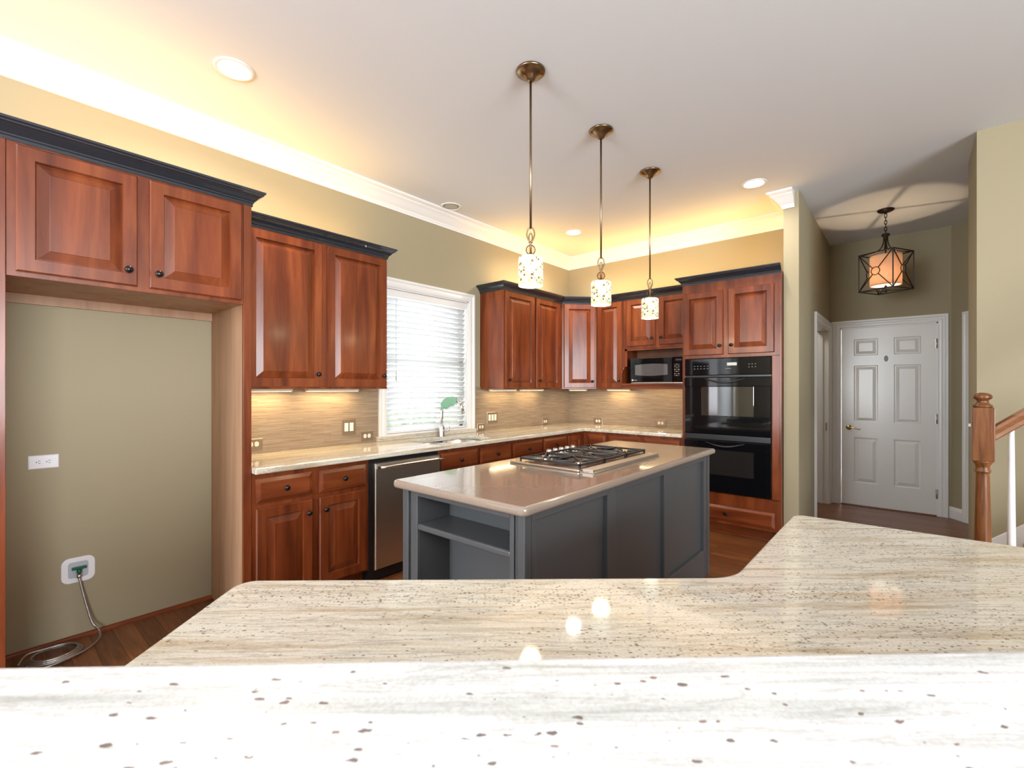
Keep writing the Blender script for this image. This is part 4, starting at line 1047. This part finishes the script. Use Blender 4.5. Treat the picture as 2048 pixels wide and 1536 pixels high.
# ================================================================== peninsula and bar
e = (math.cos(R(41.3)), math.sin(R(41.3)))
Q0 = (2.232, -4.758)                       # far left corner of the lower counter
Q1 = (3.118, Q0[1]+(3.118-Q0[0])*math.tan(R(41.3)))
f_ = (.655, -.755)                          # left edge runs back towards the bar ledge
Q5 = (Q0[0]+f_[0]*.46, Q0[1]+f_[1]*.46)
eb = (math.cos(R(42.1)), math.sin(R(42.1))); nb = (-eb[1], eb[0])
B0 = (2.716, -5.160)                        # a point of the ledge's far edge
bp = lambda t, o: (B0[0]+eb[0]*t+nb[0]*o, B0[1]+eb[1]*t+nb[1]*o)
kw = bp(2.55, -.05); kl = bp(-.20, -.05)
low = rounded([kl, Q5, Q0, Q1, (3.122, -3.232), (4.55, -3.175), kw][1:] + [kl], [0, .045, .13, .045, 0, 0, 0], 8)
single('peninsula_countertop', 'lower ivory granite counter with inside corner, beyond the bar ledge', 'countertop', MB().prism(low[::-1], .870, .903), 'granite_b', (2.9, -4.4, .87), bevel=.008, seg=3)
def inset(poly, d_):
    c = Vector((sum(p[0] for p in poly)/len(poly), sum(p[1] for p in poly)/len(poly))); return poly
cabp = [(2.56, -5.0), (2.30, -4.735), (3.155, -3.985), (3.16, -3.27), (4.5, -3.22), bp(2.40, .03), bp(-.12, .03)]
T = thing('peninsula_cabinet', 'cherry base under the lower ivory granite counter', 'cabinet', (3.0, -4.3, 0))
build('cabinet_box', MB().prism(cabp[::-1], .0, .869), 'cherry', T)
struct('wall_bar', MB().prism([bp(-.16, -.17), bp(2.7, -.17), bp(2.7, -.05), bp(-.16, -.05)], 0, 1.036), 'wall')
single('bar_ledge', 'raised speckled granite bar ledge across the foreground, bright light painted into its colour', 'countertop', MB().prism([bp(-.22, -.42), bp(2.75, -.42), bp(2.75, 0), bp(-.22, 0)], 1.037, 1.070), 'granite_r', (*bp(.5, -.2), 1.037), bevel=.010, seg=4)

# ================================================================== pendants
PB = {}
def pendant(label, x, y):
    T = thing('pendant_lamp', label, 'pendant lamp', (x, y, 1.905), 'mosaic pendants over the island')
    build('canopy', MB().lathe([(.078, 0), (.078, -.008), (.072, -.012), (.066, -.013), (.050, -.022), (.030, -.036), (.022, -.050), (.014, -.055), (0, -.056)], (x, y, ZC-.0005), 32), 'brass', T)
    build('rod', MB().tube([(x, y, 3.0), (x, y, 2.212)], .0062, 10), 'brass', T)
    mb = MB()
    for w, h, z0 in ((.021, .088, 2.135), (.0095, .052, 2.138)):
        pts = []
        for i in range(24):
            a = 2*math.pi*i/24; yy = math.cos(a); xx = math.sin(a)*(1 if yy > 0 else (1+yy*.55))
            pts.append((x+xx*w*.76, y+xx*w*.65, z0+h/2-.004+yy*h/2))
        mb.tube(pts, .0038, 8, closed=True)
    build('loop', mb, 'brass', T)
    b = build('glass_ball', MB().sphere((x, y, 2.098), .0265, 12), 'crystal', T)
    build('stem', MB().lathe([(.012, 2.138), (.006, 2.130), (.0055, 2.085), (.012, 2.074), (.016, 2.066), (.017, 2.060)], (x, y, 0), 16), 'brass', T)
    build('shade', MB().lathe([(.0, 2.060), (.058, 2.060), (.063, 2.056), (.066, 2.050), (.066, 1.905), (.062, 1.905), (.062, 2.046), (.0, 2.052)], (x, y, 0), 40, caps=False), 'mosaic', T)
    build('bulb', MB().lathe([(.0, 1.925), (.014, 1.93), (.024, 1.945), (.027, 1.965), (.022, 1.99), (.014, 2.01), (.013, 2.05)], (x, y, 0), 16), emit('lit_bulb', (1, .9, .7, 1), 12.0) if 'b' not in PB else PB['b'], T)
    PB.setdefault('b', bpy.data.materials.get('lit_bulb'))
    point('pendant_glow', (x, y, 1.90), 5.0, SOFT, .05)
pendant('mosaic glass pendant nearest the viewer, largest of the three', 1.902, -3.227)
pendant('middle mosaic glass pendant of the three over the island', 1.898, -2.474)
pendant('mosaic glass pendant nearest the ovens, smallest looking of three', 1.896, -1.710)
# recessed lights
def can(label, x, y, lit=True, w=13):
    T = thing('recessed_light', label, 'ceiling light', (x, y, ZC-.006))
    build('trim_ring', MB().lathe([(.098, 0), (.096, -.005), (.080, -.006), (.074, -.002), (.074, 0)], (x, y, ZC-.0003), 40), 'white', T)
    if lit:
        build('lens', MB().lathe([(.074, -.003), (.050, -.006), (0, -.008)], (x, y, ZC), 32), 'lens', T)
        l = area('can_glow', (x, y, ZC-.012), (0, 0, 0), .13, .13, w, (1, .92, .80), 150); l.data.shape = 'DISK'
    else:
        build('lens', MB().lathe([(.072, -.001), (.045, -.004), (0, -.002)], (x, y, ZC), 32), 'lensoff', T)
can('lit recessed light in the ceiling above the refrigerator cabinet', .712, -4.262)
can('lit recessed light in the ceiling in front of the oven tower', 2.462, -.947, True, 7)
can('lit recessed light in the ceiling near the kitchen corner', .657, -.891)
can('small unlit recessed light in the ceiling above the sink window', .186, -2.25, False)

# ================================================================== hall lantern
LX, LY = 3.270, .490
T = thing('lantern_pendant', 'dark bronze open cage lantern with drum shade in the hall', 'lantern', (LX, LY, 2.27))
build('canopy', MB().lathe([(.066, 0), (.066, -.008), (.058, -.016), (.040, -.024), (.014, -.030), (.008, -.040), (0, -.041)], (LX, LY, ZC-.0005), 28), 'bronze', T)
mb = MB(); z = 3.015
for i in range(6):
    pts = []
    for k in range(14):
        a = 2*math.pi*k/14; p = (math.cos(a)*.0095, 0, math.sin(a)*.021)
        if i % 2: p = (0, p[0], p[2])
        pts.append((LX+p[0], LY+p[1], z-.018-i*.0315+p[2]))
    mb.tube(pts, .0032, 6, closed=True)
build('chain', mb, 'bronze', T)
build('hub', MB().lathe([(.006, 2.835), (.014, 2.832), (.032, 2.822), (.032, 2.806), (.018, 2.798), (.016, 2.780), (.0, 2.776)], (LX, LY, 0), 20), 'bronze', T)
ang = [R(-74+90*k) for k in range(4)]; RC = .210; ZT, ZB = 2.637, 2.285
cr = [(LX+RC*math.cos(a), LY+RC*math.sin(a)) for a in ang]
mb = MB()
for k in range(4):
    p, q = cr[k], cr[(k+1) % 4]
    mb.bar((*p, ZB-.005), (*p, ZT+.005), .010)
    for zz in (ZB, ZT): mb.bar((*p, zz), (*q, zz), .009)
    m_ = Vector(((p[0]+q[0])/2, (p[1]+q[1])/2, (ZB+ZT)/2)); dh = (Vector(q)-Vector(p)).normalized()
    pts = [(m_.x+dh.x*.037*math.cos(t), m_.y+dh.y*.037*math.cos(t), m_.z+.037*math.sin(t)) for t in [2*math.pi*i/20 for i in range(20)]]
    mb.tube(pts, .0038, 6, closed=True)
    for cxy, zz in ((p, ZB), (p, ZT), (q, ZB), (q, ZT)):
        c_ = Vector((*cxy, zz)); dv = (c_-m_).normalized(); mb.bar(m_+dv*.037, c_, .0065)
build('cage', mb, 'bronze', T)
mb = MB()
for p in cr: mb.bar((LX, LY, ZB-.002), (*p, ZB), .006)
build('bottom_brace', mb, 'bronze', T)
for p in cr:
    pts = []
    for i in range(10):
        t = i/9; rr = .014+(RC-.014)*t**2.3; zz = 2.80-(2.80-ZT)*(1-(1-t)**2.2)
        pts.append((LX+(p[0]-LX)/RC*rr, LY+(p[1]-LY)/RC*rr, zz))
    build('arm', MB().tube(pts, .0052, 8), 'bronze', T)
build('stem', MB().tube([(LX, LY, 2.80), (LX, LY, 2.52)], .007, 8).tube([(LX, LY, 2.345), (LX, LY, ZB-.01)], .005, 8).lathe([(.008, 2.268), (.012, 2.275), (.007, 2.29), (.012, 2.325), (.005, 2.335)], (LX, LY, 0), 16), 'bronze', T)
sh = build('shade', MB().lathe([(.122, 2.615), (.122, 2.330)], (LX, LY, 0), 48, caps=False), 'drum', T); so = sh.modifiers.new('thick', 'SOLIDIFY'); so.thickness = .003
build('shade_diffuser', MB().lathe([(.118, 2.338), (0, 2.338)], (LX, LY, 0), 40, caps=False), emit('lit_diffuser', (1, .86, .62, 1), 1.3), T)
point('lantern_glow', (LX, LY, 2.50), 7.0, (1.0, .74, .47), .010)

# ================================================================== staircase
NX, NY = 3.753, -1.50
T = thing('staircase', 'staircase with turned oak newel post, oak handrail and white balusters', 'staircase', (4.4, -1.2, 0))
mb = MB()
hw = .0445
mb.box(NX-hw, NX+hw, NY-hw, NY+hw, .955, 1.251)
mb.lathe([(.036, 1.250), (.042, 1.256), (.0425, 1.262), (.034, 1.268), (.026, 1.276), (.024, 1.286), (.028, 1.294), (.0375, 1.300), (.040, 1.308), (.038, 1.318), (.028, 1.328), (.012, 1.333), (0, 1.334)], (NX, NY, 0), 32)
mb.lathe([(0, .0), (.046, .0), (.046, .30), (.040, .31), (.036, .33), (.036, .42), (.034, .60), (.0285, .86), (.0275, .885), (.0335, .892), (.0345, .900), (.0305, .908), (.029, .915), (.031, .930), (.040, .944), (.0425, .950), (.0415, .956)], (NX, NY, 0), 32)
build('newel_post', mb, 'oak', T, .003)
sl = .86; th_ = math.atan(sl)
rp = [(-.030, -.028), (.030, -.028), (.026, -.010), (.030, .010), (.026, .026), (.012, .034), (-.012, .034), (-.026, .026), (-.030, .010), (-.026, -.010)]
def railbar(x0, z0, x1, z1, prof, y):
    vs = [(x0, y+a, z0+b/math.cos(th_)) for a, b in prof]+[(x1, y+a, z1+b/math.cos(th_)) for a, b in prof]; k = len(prof)
    return MB().add(vs, [tuple(range(k)), tuple(range(k, 2*k))[::-1]]+[(i, (i+1) % k, k+(i+1) % k, k+i) for i in range(k)])
build('handrail', railbar(NX+hw, 1.112, NX+2.2, 1.112+sl*(2.2-hw), rp, NY), 'oak_x', T, .002)
build('rail_fillet', railbar(NX+hw, 1.075, NX+2.2, 1.075+sl*(2.2-hw), [(-.016, -.006), (.016, -.006), (.016, .006), (-.016, .006)], NY), 'oak_x', T)
for i in range(6):
    x = NX+.110+i*.20; zt = 1.075+sl*(x-NX-hw); z0 = .19*int((x-NX+.02)/.225+1)-.0
    z0 = max(.19, .19+sl*(x-NX-.16))
    build('baluster', MB().lathe([(.020, z0), (.0195, z0+.10), (.0185, z0+.20), (.0125, zt-.10), (.0115, zt)], (x, NY, 0), 16), 'white', T)
for i in range(7):
    x0 = NX+.03+i*.225; zt = .193*(i+1)
    build('tread', MB().box(x0-.025, x0+.225, NY-.03, -.872, zt-.03, zt), 'carpet' , T, .006)
    build('riser', MB().box(x0, x0+.02, NY-.02, -.872, zt-.193, zt-.03), 'white', T)
q0, q1 = 3.79, 6.0
build('skirt_board', MB().prism([(q0, 0), (q1, (q1-q0)*.86-.05), (q1, (q1-q0)*.86+.33), (q0, .33)], -.866, -.851, lambda a, b, c: (a, c, b)), 'white', T, .003)
